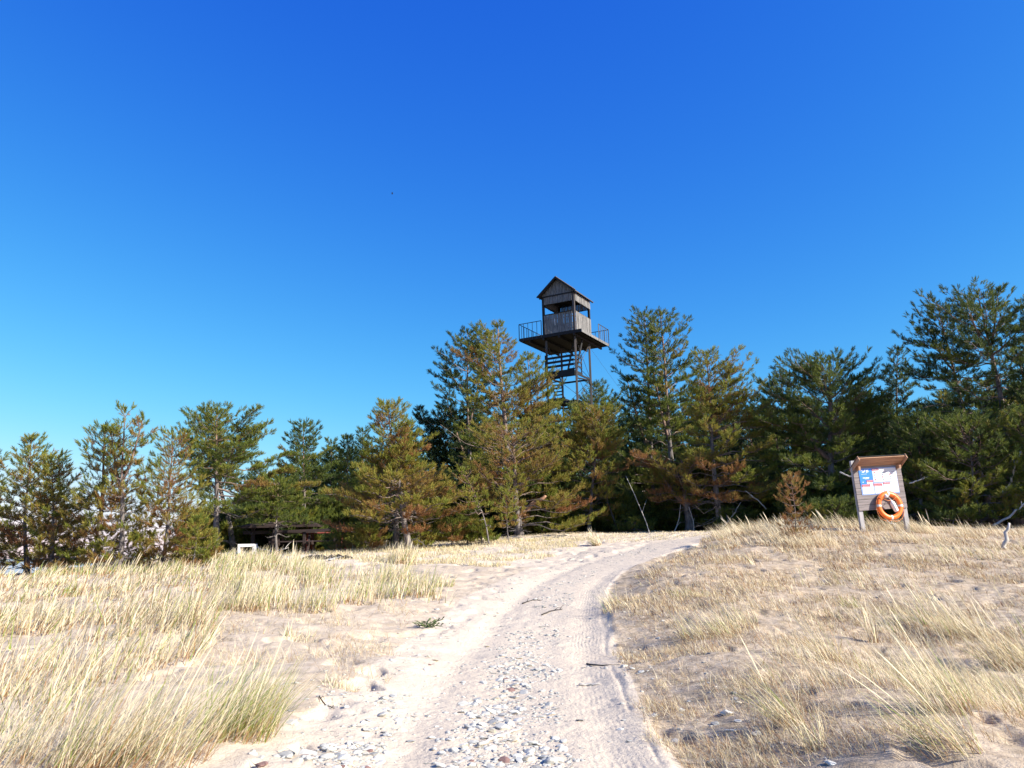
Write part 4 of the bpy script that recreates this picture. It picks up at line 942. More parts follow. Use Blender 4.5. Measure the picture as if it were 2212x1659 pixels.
stick('dead_tree', 'bleached limb sticking out left of the notice board', 'dead tree', [at(1815, 1020, 22.6), at(1835, 1030, 22.4), at(1866, 1028, 22.2)], .025, twigs=2, seed=14)
stick('tree_stump', 'white weathered stump in the shaded grass at the right', 'stump', [gp(2168, 1188, 0), at(2172, 1160, ground_uv(2168, 1188)[1]), at(2180, 1130, ground_uv(2168, 1188)[1])], .05, twigs=3, seed=15)
rgd = random.Random(5)
for i, (u0, v0, u1, v1, d, c) in enumerate([(862,1180,852,1110,24.5,'pale'),(905,1185,888,1120,24.5,'pale'),(1500,1158,1488,1095,28.2,'pale'),(1455,1155,1470,1090,28.4,'grey'),(1560,1140,1600,1085,27.5,'pale'),(1655,1100,1610,1060,27,'pale')]):
    stick('dead_sapling', ['thin pale dead limb rising left of the splayed trunks', 'thin pale dead limb between the splayed trunks', 'short pale dead limb beside the stout forked trunk', 'grey dead limb left of the stout forked trunk', 'bare pale limb slanting right of the stout forked trunk', 'bare pale limb reaching left from the right edge of the olive pine'][i], 'dead limb', [at(u0, v0, d), at((u0 + u1) / 2 + 4, (v0 + v1) / 2, d), at(u1, v1, d)], .022, 'deadwood', 3, seed=30 + i)
# dark debris heap and a white stone by it
p = gp(710, 1207)
e = empty('debris_heap', tuple(p), 0, 'dark heap of driftwood lying on the sand between the grass strips', 'debris')
m = MB()
for k in range(14):
    a = rgd.uniform(-.4, .4); x = rgd.uniform(-.5, .5); L = rgd.uniform(.2, .5)
    m.tube([(x - L / 2, rgd.uniform(-.1, .1), .02), (x, rgd.uniform(-.1, .1), rgd.uniform(.03, .1)), (x + L / 2, rgd.uniform(-.1, .1), .02)], [.02, .035, .015], 6)
m.build('driftwood', M['debris'], e, True)
# a weed in the bank
p = gp(922, 1358, 0)
e = empty('weed', tuple(p), 0, 'small green weed growing from the left bank of the path', 'plant')
m = MB()
for k in range(12):
    a = rgd.uniform(0, 6.28); L = rgd.uniform(.08, .3 if k < 4 else .16); up = rgd.uniform(.3, .9)
    q = [Vector((math.cos(a) * L * t, math.sin(a) * L * t, L * (up * t - .35 * t * t))) for t in (0, .3, .6, .85, 1)]
    m.tube(q, [.005, .005, .008, .006, .001], 4)
    for t in (1, 2, 3):
        a2 = a + rgd.choice((-1, 1)) * .8; m.tube([q[t], q[t] + Vector((math.cos(a2) * .05, math.sin(a2) * .05, .035)), q[t] + Vector((math.cos(a2) * .08, math.sin(a2) * .08, .04))], [.003, .008, .001], 4)
m.build('leaves', M['weed'], e, True)
# bird
p = at(847, 418, 70)
e = empty('bird', tuple(p), rad(30), 'tiny dark bird flying high in the blue sky left of the tower', 'bird')
e.rotation_euler = (0, rad(35), rad(10))
m = MB(); m.tube([(-.12, 0, 0), (-.06, 0, .0), (.02, 0, .01), (.08, 0, .02), (.12, 0, .02)], [.008, .025, .035, .022, .006], 8); m.build('body', M['bird'], e, True)
for s in (-1, 1):
    m = MB(); m.add([(.05, 0, .02), (-.03, 0, .02), (-.05, s * .12, .05), (.05, s * .12, .055), (-.06, s * .26, .02), (-.02, s * .27, .022)] + [(.05, 0, .012), (-.03, 0, .012), (-.05, s * .12, .044), (.05, s * .12, .048), (-.06, s * .26, .016), (-.02, s * .27, .017)], [(0,1,2,3),(3,2,4,5),(6,9,8,7),(9,11,10,8),(0,3,9,6),(3,5,11,9),(1,7,8,2),(2,8,10,4),(4,10,11,5)])
    m.build('wing', M['bird'], e)
# ------------------------------------------------------------------ grass
def blades(name, B, L, head, lean, bend, w, tint, parent=None, headw=None, rs=None, seg=4):
    """each blade a curved tapering strip; B base points (N,3)"""
    N = len(B); rs = rs or np.random.RandomState(1); t = np.linspace(0, 1, seg + 1)
    dx = np.cos(head); dy = np.sin(head); fa = rs.rand(N) * 3.14; wx = np.cos(fa); wy = np.sin(fa)
    sl = np.sin(lean); cl = np.cos(lean)
    V = np.zeros((N, 2 * seg + 1, 3))
    for i, tt in enumerate(t):
        hor = L * (sl * tt + bend * tt * tt); ver = L * (cl * tt - bend * .55 * tt * tt)
        c = np.stack([B[:, 0] + dx * hor, B[:, 1] + dy * hor, B[:, 2] - .01 + np.maximum(ver, -.0 * L)], -1)
        if i == seg: V[:, 2 * seg] = c; break
        ww = w * (1 - .75 * tt)
        if headw is not None: ww = np.where(tt > .6, headw, w * .6)
        off = np.stack([wx * ww / 2, wy * ww / 2, 0 * ww], -1)
        V[:, 2 * i] = c - off; V[:, 2 * i + 1] = c + off
    nv = 2 * seg + 1; base = (np.arange(N) * nv)[:, None]
    q = np.array([[2 * i, 2 * i + 1, 2 * i + 3, 2 * i + 2] for i in range(seg - 1)]).ravel(); tri = [2 * seg - 2, 2 * seg - 1, 2 * seg]
    loops = (base + np.r_[q, tri][None]).ravel(); tot = np.tile([4] * (seg - 1) + [3], N); st = np.r_[0, np.cumsum(tot)[:-1]]
    tt_ = np.repeat(np.clip(tint, 0, 1)[:, None], seg, 1); rt = rs.rand(N); tt_[:, 0] = np.where((rt < .55) & (L > .2), .86 + .12 * rt, tt_[:, 0]); tt_[:, -1] = np.clip(tt_[:, -1] + .05, 0, .95); tt_ = tt_.ravel()
    return mesh_np(name, V.reshape(-1, 3), loops, st, tot, M['grass'], parent, False, dict(tint=('FACE', tt_)))
PD1 = wpoly([(-420,1215),(-120,1205),(200,1200),(430,1195),(640,1215),(620,1250),(500,1330),(420,1420),(340,1490),(290,1560),(220,1640),(40,1660),(-430,1665)])
PD2 = wpoly([(430,1195),(640,1215),(700,1240),(900,1252),(975,1275),(965,1305),(850,1302),(700,1330),(480,1340)])
PS = wpoly([(430,1330),(960,1300),(920,1340),(800,1440),(720,1500),(640,1560),(520,1570),(430,1500)])
PB = wpoly([(600,1190),(800,1176),(1150,1163),(1300,1158),(1170,1205),(1080,1222),(900,1215),(660,1228)])
PR = wpoly([(1540,1156),(1720,1152),(2230,1145),(2560,1150),(2620,1665),(1470,1665),(1420,1600),(1370,1520),(1335,1430),(1312,1370),(1312,1310),(1380,1243),(1470,1195)])
PRC = wpoly([(1560,1158),(1640,1140),(2230,1135),(2520,1140),(2520,1185),(2230,1180),(1900,1172),(1700,1185),(1580,1180)])
def scatter(n, seed, rmin=3.3, rmax=28, amin=-42, amax=40, pw=.5):
    rs = np.random.RandomState(seed); a = rs.uniform(rad(amin), rad(amax), n)
    u = rs.rand(n); r = (rmin ** pw + u * (rmax ** pw - rmin ** pw)) ** (1 / pw)
    return r * np.sin(a), r * np.cos(a), rs
def put(x, y): return np.c_[x, y, height(x, y)]
def pin(x, y, p):
    k = .5 if p is PR else 1.7
    return inpoly(x + k * .8 * fbm(x * .9, y * .9, 140, 3), y + k * fbm(x * .8, y * .8, 141, 3), p)
allb = []
def emit(x, y, rs, keep, L, head, lean, bend, w, tint):
    k = np.nonzero(keep)[0]; x = x[k]; y = y[k]
    if len(k) == 0: return
    allb.append((put(x, y), L[k], head[k], lean[k], bend[k], w[k], tint[k]))
def clump(x, y, s, seed): return .5 + fbm(x * s, y * s, seed, 3)
# dense tall grass on the left, wind from the left, standing in tussocks
x, y, rs = scatter(350000, 1, amin=-47, amax=0)
r = np.hypot(x, y); n = len(x); c = clump(x, y, 1.6, 101); c2 = clump(x, y, .5, 102)
d = pin(x, y, PD1) * np.clip((c - .48) * 8, .04, 1) * np.clip((clump(x, y, .35, 130) - .36) * 6, np.where(r > 11, .6, .25), 1) * .42
head = rs.normal(.15, .85, n) + 2.2 * fbm(x * .6, y * .6, 120, 2) ; L = rs.uniform(.12, .50, n) * (.5 + .8 * c) * np.where(r > 12, .8, 1)
lean = np.abs(rs.normal(.36, .28, n)); bend = rs.uniform(-.05, .45, n); w = np.maximum(.0055, r * .0011) * rs.uniform(.7, 1.3, n)
tint = np.clip(rs.normal(.66, .13, n), .35, .79); g = rs.rand(n); tint = np.where(g < .10 + .3 * (c2 > .56), rs.uniform(.12, .4, n), tint); tint = np.where((g > .92), rs.uniform(.85, .97, n), tint)
emit(x, y, rs, rs.rand(n) < d, L, head, lean, bend, w, tint)
# middle band
x, y, rs = scatter(150000, 2, rmin=8, amin=-32, amax=0); r = np.hypot(x, y); n = len(x); c = clump(x, y, 1.3, 103)
d = pin(x, y, PD2) * np.clip((c - .50) * 6, .03, 1) * .5
emit(x, y, rs, rs.rand(n) < d, rs.uniform(.10, .45, n) * (.5 + c), rs.normal(.3, 1.1, n), np.abs(rs.normal(.25, .2, n)), rs.uniform(0, .3, n), np.maximum(.005, r * .0008) * rs.uniform(.7, 1.3, n), np.where(rs.rand(n) < .3, rs.uniform(.15, .42, n), rs.uniform(.5, .74, n)))
# short sparse stems on sand, left
x, y, rs = scatter(120000, 3, rmin=4, amin=-32, amax=0); r = np.hypot(x, y); n = len(x); c = clump(x, y, 2.2, 104)
d = pin(x, y, PS) * np.clip((c - .5) * 6, .02, 1) * .4
emit(x, y, rs, rs.rand(n) < d, rs.uniform(.04, .22, n), rs.uniform(-3.1, 3.1, n), rs.uniform(.1, .9, n), rs.uniform(0, .4, n), np.maximum(.003, r * .0005) * rs.uniform(.7, 1.3, n), np.where(rs.rand(n) < .3, rs.uniform(.82, .93, n), rs.uniform(.4, .74, n)))
# yellow turf strip before the wood
x, y, rs = scatter(200000, 4, rmin=14, rmax=29, amin=-24, amax=14); r = np.hypot(x, y); n = len(x); c = clump(x, y, 1.2, 105)
d = pin(x, y, PB) * np.clip((c - .42) * 5, .05, 1) * .6
emit(x, y, rs, rs.rand(n) < d, rs.uniform(.03, .14, n) * (.6 + c), rs.uniform(-3.1, 3.1, n), rs.uniform(.1, .8, n), rs.uniform(0, .3, n), np.full(n, .016) * rs.uniform(.6, 1.3, n), rs.uniform(.38, .72, n))
# crest strip right behind the path bend
x, y, rs = scatter(60000, 14, rmin=24, rmax=30, amin=-8, amax=24); n = len(x)
emit(x, y, rs, rs.rand(n) < .35, rs.uniform(.02, .08, n), rs.uniform(-3.1, 3.1, n), rs.uniform(.1, .8, n), rs.uniform(0, .3, n), np.full(n, .018), rs.uniform(.4, .8, n))
# right dune: short stubble and dead stalks lying flat
x, y, rs = scatter(480000, 5, rmin=3.3, rmax=25, amin=0, amax=46); r = np.hypot(x, y); n = len(x); c = clump(x, y, 1.7, 106); c3 = clump(x, y, .45, 108)
inr = pin(x, y, PR)
d = inr * np.clip((c - .44) * 5 + (c3 - .5) * 2.5, .06, 1) * .5
Ls = rs.uniform(.03, .13, n) * np.clip(.5 + c + sstep(8, 18, r) * .5, .6, 1.8)
emit(x, y, rs, rs.rand(n) < d, Ls, rs.normal(2.8, 1.2, n), rs.uniform(.15, 1.15, n), rs.uniform(0, .3, n), np.maximum(.0032, r * .00055) * rs.uniform(.7, 1.3, n), np.where(rs.rand(n) < .5, rs.uniform(.84, 1., n), rs.uniform(.42, .76, n)))
x, y, rs = scatter(60000, 6, rmin=3.3, rmax=24, amin=0, amax=46); r = np.hypot(x, y); n = len(x)
emit(x, y, rs, pin(x, y, PR) & (rs.rand(n) < .4), rs.uniform(.1, .42, n), rs.uniform(-3.1, 3.1, n), rs.uniform(1.35, 1.52, n), rs.uniform(-.05, .02, n), np.maximum(.0035, r * .0005), rs.uniform(.6, .93, n))
# litter on the left and the banks
x, y, rs = scatter(50000, 7, rmin=3.3, rmax=20, amin=-40, amax=2); r = np.hypot(x, y); n = len(x)
emit(x, y, rs, (pin(x, y, PD1) | pin(x, y, PS)) & (rs.rand(n) < .3), rs.uniform(.1, .4, n), rs.uniform(-3.1, 3.1, n), rs.uniform(1.35, 1.52, n), rs.uniform(-.05, .02, n), np.maximum(.0035, r * .0005), rs.uniform(.6, .95, n))
# medium grass patches, right, leaning left
x, y, rs = scatter(160000, 8, rmin=4, rmax=24, amin=4, amax=46); r = np.hypot(x, y); n = len(x); c = clump(x, y, .9, 107)
d = pin(x, y, PR) * np.clip((c - .64) * 6, 0, 1) * .5
emit(x, y, rs, rs.rand(n) < d, rs.uniform(.15, .42, n), rs.normal(2.9, .5, n), np.abs(rs.normal(.42, .25, n)), rs.uniform(0, .4, n), np.maximum(.0035, r * .0006) * rs.uniform(.7, 1.3, n), np.where(rs.rand(n) < .12, rs.uniform(.15, .4, n), rs.uniform(.5, .76, n)))
# crest grass round the notice board and the young pine
x, y, rs = scatter(120000, 9, rmin=14, rmax=24, amin=12, amax=44); r = np.hypot(x, y); n = len(x); c = clump(x, y, 1.1, 109)
d = pin(x, y, PRC) * np.clip((c - .42) * 5, .05, 1) * .5
U_, V_, w_ = project(x, y, base_h(x, y)); d = d * np.where(U_ > 1990, .35, 1)
emit(x, y, rs, rs.rand(n) < d, rs.uniform(.15, .48, n) * np.where(U_ > 1990, .7, 1), rs.normal(2.8, .6, n), np.abs(rs.normal(.45, .2, n)), rs.uniform(0, .4, n), np.full(n, .011) * rs.uniform(.7, 1.3, n), np.where(rs.rand(n) < .15, rs.uniform(.82, .95, n), rs.uniform(.55, .76, n)))
cat = [np.concatenate([a[i] for a in allb]) for i in range(7)]
print('blades', len(cat[0]))
o = blades('dune_grass', *cat, rs=np.random.RandomState(3)); tag(o, 'dry yellow dune grass covering the sand on both sides of the path', 'grass', kind='stuff')

# tussocks and single stems that can be told apart
def tussock(u, v, n, rad_, L0, L1, head, hs, lean, ls, tints, label, seed, wmul=1., heads=0, name='grass_tussock', cat_='grass tussock'):
    if u > 1480: n = int(n * .6); wmul *= .85; tints = (tints[0] - .06, tints[1] - .07, tints[2])
    p = gp(u, v, 0); rs = np.random.RandomState(seed); r = float(np.hypot(p[0], p[1]))
    a = rs.rand(n) * 6.28; q = np.sqrt(rs.rand(n)) * rad_; x = p[0] + np.cos(a) * q; y = p[1] + np.sin(a) * q * .8
    B = np.c_[x - p[0], y - p[1], height(x, y) - p[2]]
    # blades fan outwards from the middle and then follow the wind
    hx = np.cos(head) + .55 * (x - p[0]) / rad_ + rs.normal(0, hs, n) * .4; hy = np.sin(head) + .55 * (y - p[1]) / rad_ + rs.normal(0, hs, n) * .4
    e = empty(name, tuple(p), 0, label, cat_)
    lo, hi, gfrac = tints
    t = np.where(rs.rand(n) < gfrac, rs.uniform(.1, .38, n), rs.uniform(lo, hi, n)); t = np.where(rs.rand(n) < .08, .9, t)
    w = max(.0045, r * .00075) * wmul * rs.uniform(.7, 1.3, n)
    blades('leaves', B, rs.uniform(L0, L1, n), np.arctan2(hy, hx), np.abs(rs.normal(lean, ls, n)), rs.uniform(.02, .35, n), w, t, e, rs=rs, seg=5)
    if heads:
        k = heads; i = rs.randint(0, n, k)
        blades('seed_heads', B[i], rs.uniform(L1 * .95, L1 * 1.35, k), np.arctan2(hy[i], hx[i]), np.abs(rs.normal(lean * .8, ls * .5, k)), rs.uniform(.0, .18, k), np.full(k, .006 * wmul), np.full(k, .64), e, headw=np.maximum(.007, r * .0010), rs=rs, seg=5)
    return e
PI_ = math.pi; Y = (.5, .76, .12)
tussock(505, 1580, 560, .24, .22, .56, .45, .8, .42, .25, (.45, .76, .62), 'large green and straw coloured tussock at the left edge of the path', 201, heads=10)
tussock(290, 1640, 560, .38, .25, .6, .3, .7, .45, .22, (.48, .76, .22), 'big dense tussock of brown based straw at the bottom left corner', 202, heads=16)
tussock(120, 1640, 560, .42, .25, .58, .2, .8, .45, .25, (.5, .8, .15), 'darker dense tussock beside the bottom left one', 203, heads=12)
tussock(1535, 1392, 420, .38, .18, .45, 2.9, .8, .6, .3, Y, 'wide low yellow tussock near the bend of the right bank', 204)
tussock(1600, 1372, 220, .22, .18, .4, 2.4, .8, .4, .3, (.5, .76, .3), 'upright yellow green tussock behind the wide low one', 205)
tussock(1712, 1588, 170, .09, .2, .5, 2.75, .6, .55, .22, (.5, .78, .2), 'yellow tussock leaning left above a small orange rooted one', 206, heads=3)
tussock(1765, 1632, 120, .06, .15, .36, 2.3, .8, .4, .3, (.5, .86, .2), 'small upright tussock with an orange root at the lower middle right', 207)
tussock(1800, 1462, 150, .10, .2, .55, 2.5, 1.3, .6, .35, Y, 'open tussock with long pale arching blades in the middle of the right slope', 208, heads=7)
tussock(1888, 1388, 110, .05, .15, .38, 1.7, .4, .15, .1, (.78, .92, .1), 'narrow dark brown upright sprig on the right slope', 209, heads=3)
tussock(2075, 1592, 300, .16, .22, .58, 2.6, .6, .5, .22, (.52, .78, .25), 'long straw tussock swept left with tall pale stems, lower right', 210, heads=9)
tussock(2065, 1672, 260, .16, .22, .52, 2.8, .5, .7, .25, (.5, .78, .22), 'low swept tussock cut by the bottom edge at the right', 211, heads=5)
tussock(2195, 1440, 420, .24, .25, .62, 2.5, .6, .5, .24, (.5, .78, .1), 'thick golden tussock with rusty base at the right border', 212, heads=10)
tussock(2090, 1375, 300, .26, .2, .5, 2.5, .7, .48, .22, (.5, .76, .1), 'golden tussock up the slope from the rusty based one', 213, heads=8)
tussock(1985, 1345, 200, .24, .15, .42, 2.6, .6, .5, .2, (.5, .78, .1), 'thin golden tussock left of the slope top tussock', 214, heads=6)
tussock(1842, 1312, 120, .12, .08, .2, 2.6, .8, .5, .3, (.4, .7, .5), 'small yellow green tuft with a dark shadow on the right slope', 215)
tussock(1290, 1178, 130, .14, .2, .48, 2.5, .7, .45, .25, (.55, .78, .05), 'lone dry tuft on top of the pale sand mound', 216, heads=5)
tussock(868, 1215, 260, .35, .3, .62, 1.2, .8, .2, .15, (.5, .74, .12), 'tall upright yellow tuft in front of the forked brown pine', 217, heads=6)
tussock(815, 1188, 260, .8, .2, .45, 1.2, .8, .2, .15, (.45, .72, .2), 'row of yellow green stems left of the tall upright tuft', 218, heads=4)
tussock(633, 1225, 60, .10, .3, .62, 1.4, .4, .12, .08, (.55, .76, .05), 'thin bunch of tall straw stems before the picnic tables', 219, heads=3)
tussock(575, 1300, 220, .35, .2, .52, 1.3, .6, .15, .12, (.6, .8, .1), 'grey white bunch of upright dead stems on the left ridge', 220)
tussock(530, 1325, 120, .13, .1, .26, 2.4, .9, .6, .3, (.8, .9, .0), 'brown low tuft at the lip of the left ridge', 221)
tussock(738, 1478, 170, .14, .06, .16, 1.5, 1.3, .5, .3, (.62, .88, .1), 'small rusty tuft on the sand left of the track', 222)
tussock(645, 1378, 120, .20, .08, .2, 1.5, 1.3, .5, .3, (.5, .86, .1), 'thin rusty tuft between the ridge and the rusty tuft', 223)
tussock(1500, 1300, 200, .3, .06, .2, 2.6, 1., .5, .3, (.4, .76, .2), 'green tinged turf lip above the bend of the track', 224)
tussock(1700, 1150, 300, .5, .2, .48, 2.6, .5, .5, .2, (.58, .78, .03), 'pale tussock on the crest around the foot of the rusty young pine', 225, heads=10)
tussock(1600, 1152, 260, .4, .2, .5, 2.6, .5, .55, .2, (.58, .78, .03), 'pale swept tussock at the left end of the right hand crest', 226, heads=10)
tussock(1800, 1142, 260, .5, .25, .5, 2.6, .5, .5, .2, (.58, .78, .03), 'pale tussock just left of the notice board posts', 227, heads=8)
tussock(2000, 1150, 200, .3, .2, .5, 2.5, .5, .45, .2, (.58, .78, .03), 'pale tussock just right of the notice board', 228, heads=6)
tussock(2100, 1160, 120, .3, .2, .45, 2.4, .6, .45, .2, (.58, .78, .03), 'thin pale tussock on the shaded crest at the right', 229, heads=5)
tussock(960, 1270, 90, .2, .1, .3, 1.4, .8, .3, .2, (.3, .7, .4), 'green tipped tuft at the right end of the left ridge', 230)
# tall seed stems above the left grass
for i, (u, v, lab) in enumerate([(100, 1240, 'pair of tall pale seed stems standing above the far left grass'), (205, 1245, 'cluster of long curved seed stems above the left grass'), (265, 1250, 'tall bent seed stems left of the dark pine trunk')]):
    tussock(u, v, 30, .3, .25, .45, .35, .4, .3, .1, (.6, .76, 0), lab, 240 + i, heads=[3, 7, 6][i], name='seed_stems', cat_='grass stems')

# ------------------------------------------------------------------ stones
def hull(seed, flat):
    rg = random.Random(seed); bm = bmesh.new()
    for k in range(26):
        v = Vector((rg.gauss(0, 1), rg.gauss(0, 1), rg.gauss(0, 1))).normalized() * rg.uniform(.8, 1.05); v.z *= flat; v.x *= rg.uniform(1.0, 1.25); bm.verts.new(v)
    r = bmesh.ops.convex_hull(bm, input=bm.verts)
    bmesh.ops.delete(bm, geom=[g for g in r['geom_interior'] if isinstance(g, bmesh.types.BMVert)], context='VERTS')
    bmesh.ops.bevel(bm, geom=bm.edges[:], offset=.07, segments=1, affect='EDGES')
    bmesh.ops.triangulate(bm, faces=bm.faces[:])
    me = bpy.data.meshes.new('stone'); bm.to_mesh(me); bm.free(); return me
HM = {}
for mt in ('stone', 'stonegrey', 'stonebuff', 'stonered'):
    HM[mt] = []
    for k in range(12 if mt == 'stone' else 5):
        me = hull(300 + k * 7 + len(mt), .24 + .34 * ((k * 37) % 10) / 10); me.materials.append(M[mt]); HM[mt].append(me)
def stone(p, s, mt, k, rot, label, group):
    o = bpy.data.objects.new('stone', HM[mt][k % len(HM[mt])]); COL.objects.link(o); o.location = p; o.scale = (s, s, s); o.rotation_euler = rot
    return tag(o, label, 'stone', group)
special = [(622,1628,.062,'stone','large round white stone at the left end of the near stones'),(665,1618,.056,'stone','broad white stone just right of the large round one'),(643,1645,.038,'stonebuff','yellowish stone between the two large white ones'),
 (565,1655,.04,'stonered','dark red stone at the bottom left of the stones'),(700,1605,.035,'stone','white block behind the broad white stone'),(740,1640,.045,'stone','white slab right of the broad white stone'),(825,1542,.05,'stone','arched pale stone beside the left wheel track'),
 (1086,1577,.05,'stone','large pale block under the long curved stick'),(1062,1565,.034,'stonegrey','dark grey stone touching the large pale block'),(1012,1576,.034,'stonegrey','dark wedge shaped stone left of the pale block'),(1030,1512,.04,'stonegrey','lone dark grey stone in the middle of the stony strip'),
 (1092,1468,.03,'stonered','flat red brown stone on the stony strip'),(1112,1467,.02,'stonered','small red brown chip right of the flat red brown stone'),(940,1428,.032,'stonebuff','pale rounded stone alone on the smooth left sand'),(928,1438,.018,'stonered','tiny dark red stone next to the lone pale one'),
 (1052,1393,.034,'stonebuff','buff stone at the upper end of the stony strip'),(1570,1545,.05,'stone','white block lying at the foot of the right bank'),(1545,1560,.035,'stonegrey','grey stone leaning on the white block below the right bank'),(1595,1562,.026,'stone','small white stone just right of the block below the right bank'),
 (1348,1442,.035,'stone','first of three pale stones on the lip of the right bank'),(1385,1452,.032,'stone','right hand one of the pale stones on the lip of the right bank'),(1366,1447,.028,'stone','middle one of the pale stones on the lip of the right bank'),(1150,1605,.045,'stone','pale block with a shaded left side at the bottom of the track'),
 (1190,1648,.05,'stone','white stone cut by the bottom edge of the picture'),(716,1211,.12,'stone','white stone beside the dark driftwood heap'),(1060,1540,.045,'stone','pale angular stone in the centre of the stony strip'),(1085,1550,.03,'stonegrey','rounded grey stone in front of the pale angular one')]
rs = np.random.RandomState(11); rg = random.Random(12)
for i, (u, v, s, mt, lab) in enumerate(special):
    p = gp(u, v, s * .18); stone(tuple(p), s, mt, i, (rg.uniform(-.3, .3), rg.uniform(-.3, .3), rg.uniform(0, 6.28)), lab, 'stones scattered on the path')
x, y, rs = scatter(48000, 21, rmin=3.6, rmax=22, amin=-18, amax=22, pw=.4)
h, lr, sr, ll, sl, pth = height(x, y, True); U_, V_, w_ = project(x, y, h)
mid = sstep(.12, .4, ll) * sstep(-.18, -.36, lr) * (y < 25); leftz = inpoly(U_, V_, [(560,1665),(600,1560),(700,1500),(850,1420),(900,1440),(860,1560),(820,1665)])
cl = clump(x, y, 1.3, 111)
dd = np.clip(mid * sstep(.32, .6, cl) * .5 * (1 - .35 * sstep(9, 16, y)) + leftz * sstep(.42, .62, cl) * sstep(1440, 1640, V_) * .9 + (ll < .25) * (ll > -1.1) * .05 + (np.abs(lr) < .2) * .012 + (lr > .25) * (lr < 1) * .03 * (y < 14), 0, 1)
ok = np.nonzero((rs.rand(len(x)) < dd) & (V_ < 1700))[0]
size = np.where(rs.rand(len(x)) < .22, rs.uniform(.018, .044, len(x)), rs.uniform(.006, .022, len(x)))
app = size / np.maximum(w_, .1); order = ok[np.argsort(-app[ok])]
LAB = {'stone': 'pale limestone fragment lying on the sandy track', 'stonegrey': 'grey stone fragment lying on the sandy track', 'stonebuff': 'buff coloured pebble lying on the sandy track', 'stonered': 'red brown pebble lying on the sandy track'}
GRP = {'stone': 'pale stones on the track', 'stonegrey': 'grey stones on the track', 'stonebuff': 'buff pebbles on the track', 'stonered': 'red brown pebbles on the track'}
nind = 300 - len(special)
for i in order[:nind]:
    q = rg.random(); mt = 'stone' if q < .8 else 'stonegrey' if q < .9 else 'stonebuff' if q < .965 else 'stonered'
    s = float(size[i]); stone((float(x[i]), float(y[i]), float(h[i]) + s * .04), s, mt, rg.randint(0, 99), (rg.uniform(-.35, .35), rg.uniform(-.35, .35), rg.uniform(0, 6.28)), LAB[mt], GRP[mt])
rest = order[nind:]; print('stones', len(order))
tv = [np.array([v.co[:] for v in me.vertices]) for me in HM['stone'][:6]]; tf = [np.array([p.vertices[:] for p in me.polygons]) for me in HM['stone'][:6]]
VV = []; FF = []; nv = 0
for i in rest:
    k = rg.randint(0, 5); a = rg.uniform(0, 6.28); ca, sa = math.cos(a), math.sin(a); R = np.array([[ca, -sa, 0], [sa, ca, 0], [0, 0, 1]])
    v = tv[k] @ R.T * size[i] + [x[i], y[i], h[i]]; VV.append(v); FF.append(tf[k] + nv); nv += len(v)
F = np.concatenate(FF); o = mesh_np('pebbles', np.concatenate(VV), F.ravel(), np.arange(len(F)) * 3, np.full(len(F), 3), M['stone'])
tag(o, 'small pale pebbles and chips strewn over the sandy track', 'pebbles', kind='stuff')

# ------------------------------------------------------------------ camera, sun, sky
cam = bpy.data.cameras.new('camera'); co = bpy.data.objects.new('camera', cam); COL.objects.link(co)
cam.sensor_width = 36; cam.lens = 36 * FPX / 2212; cam.clip_end = 9000; cam.clip_start = .05
co.matrix_world = Matrix.Translation((0, 0, EYE)) @ CAMROT.to_4x4(); sc.camera = co
EL = 31.; PHI = 24.
sd = Vector((math.cos(rad(PHI)) * math.cos(rad(EL)), -math.sin(rad(PHI)) * math.cos(rad(EL)), math.sin(rad(EL))))
sun = bpy.data.lights.new('sun', 'SUN'); sun.energy = 5.0; sun.angle = rad(.53); sun.color = (1, .93, .80)
so = bpy.data.objects.new('sun', sun); COL.objects.link(so); so.rotation_euler = (-sd).to_track_quat('-Z', 'Y').to_euler(); so.location = sd * 50
w = bpy.data.worlds.new('World'); sc.world = w; w.use_nodes = True; nt = w.node_tree; bg = nt.nodes['Background']
sk = nn(nt, 'ShaderNodeTexSky'); sk.sky_type = 'NISHITA'; sk.sun_disc = False; sk.sun_elevation = rad(EL); sk.sun_rotation = math.atan2(sd.x, sd.y)
sk.altitude = 0; sk.air_density = 1.0; sk.dust_density = .3; sk.ozone_density = 3.
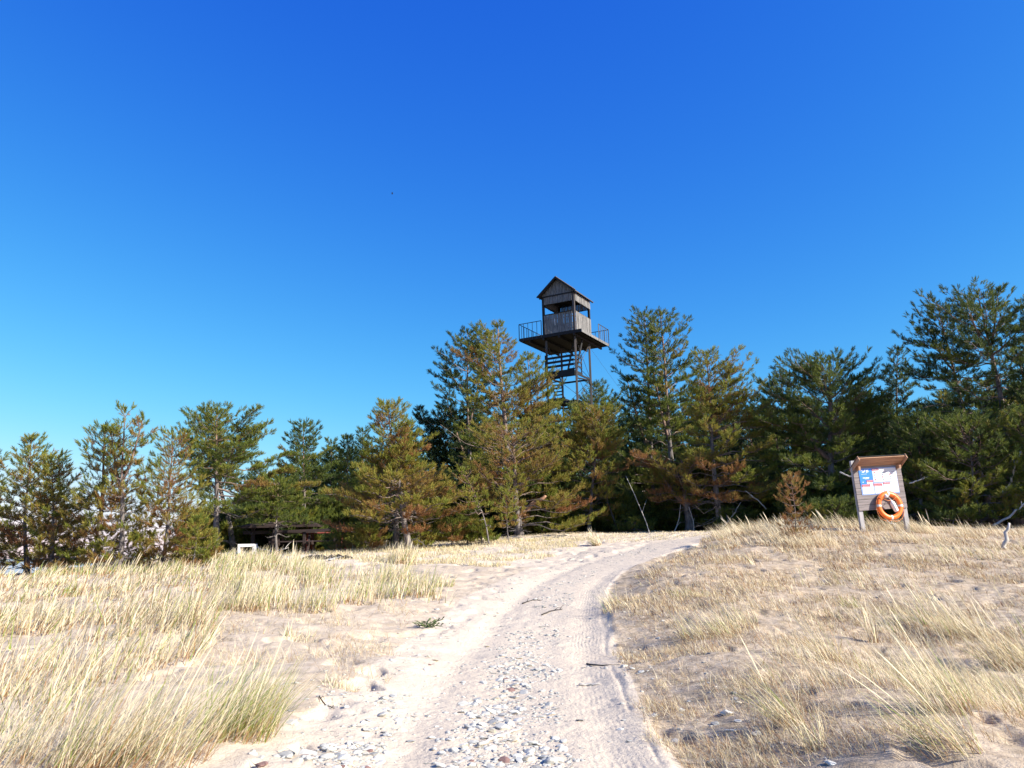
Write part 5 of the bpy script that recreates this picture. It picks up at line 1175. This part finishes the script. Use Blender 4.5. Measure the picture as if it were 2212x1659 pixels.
tc = nn(nt, 'ShaderNodeTexCoord'); sx = nn(nt, 'ShaderNodeSeparateXYZ'); lk(nt, tc.outputs['Generated'], sx.inputs[0])
EXPO = 1.12; KS = 10 / 2 ** EXPO
sp = nn(nt, 'ShaderNodeSeparateColor'); lk(nt, sk.outputs[0], sp.inputs[0]); cb = nn(nt, 'ShaderNodeCombineColor')
lk(nt, math_(nt, 'MULTIPLY', math_(nt, 'POWER', sp.outputs[0], 1.9), .030 * KS), cb.inputs[0])
lk(nt, math_(nt, 'DIVIDE', KS, math_(nt, 'MULTIPLY_ADD', math_(nt, 'POWER', math_(nt, 'MAXIMUM', sp.outputs[1], .01), -1.6)  , 10.0, .57)), cb.inputs[1])
lk(nt, math_(nt, 'MULTIPLY', math_(nt, 'POWER', sp.outputs[2], .41), .505 * KS), cb.inputs[2])
# bank of low cloud near the horizon
nz = nn(nt, 'ShaderNodeTexNoise'); nz.inputs['Scale'].default_value = 7; nz.inputs['Detail'].default_value = 6
mp = nn(nt, 'ShaderNodeMapping'); mp.inputs['Scale'].default_value = (1, 1, 3.5); lk(nt, tc.outputs['Generated'], mp.inputs[0]); lk(nt, mp.outputs[0], nz.inputs['Vector'])
low = ramp(nt, sx.outputs['Z'], [(.0, (1, 1, 1)), (.07, (.9, .9, .9)), (.115, (0, 0, 0))])
side = ramp(nt, math_(nt, 'MULTIPLY_ADD', sx.outputs['X'], .5, .5), [(.24, (1, 1, 1)), (.31, (.0, .0, .0))])
low = math_(nt, 'MULTIPLY', low, side)
cf = math_(nt, 'MULTIPLY', low, ramp(nt, nz.outputs['Fac'], [(.42, (0, 0, 0)), (.55, (1, 1, 1))]))
cc = mixc(nt, math_(nt, 'MULTIPLY', cf, .5), cb.outputs[0], (3.4, 3.8, 4.5))
lk(nt, cc, bg.inputs['Color']); bg.inputs['Strength'].default_value = .10
vs = sc.view_settings; vs.view_transform = 'Standard'; vs.look = 'None'; vs.gamma = 1; vs.exposure = EXPO
sc.display_settings.display_device = 'sRGB'
sc.cycles.max_bounces = 6; sc.cycles.transparent_max_bounces = 8
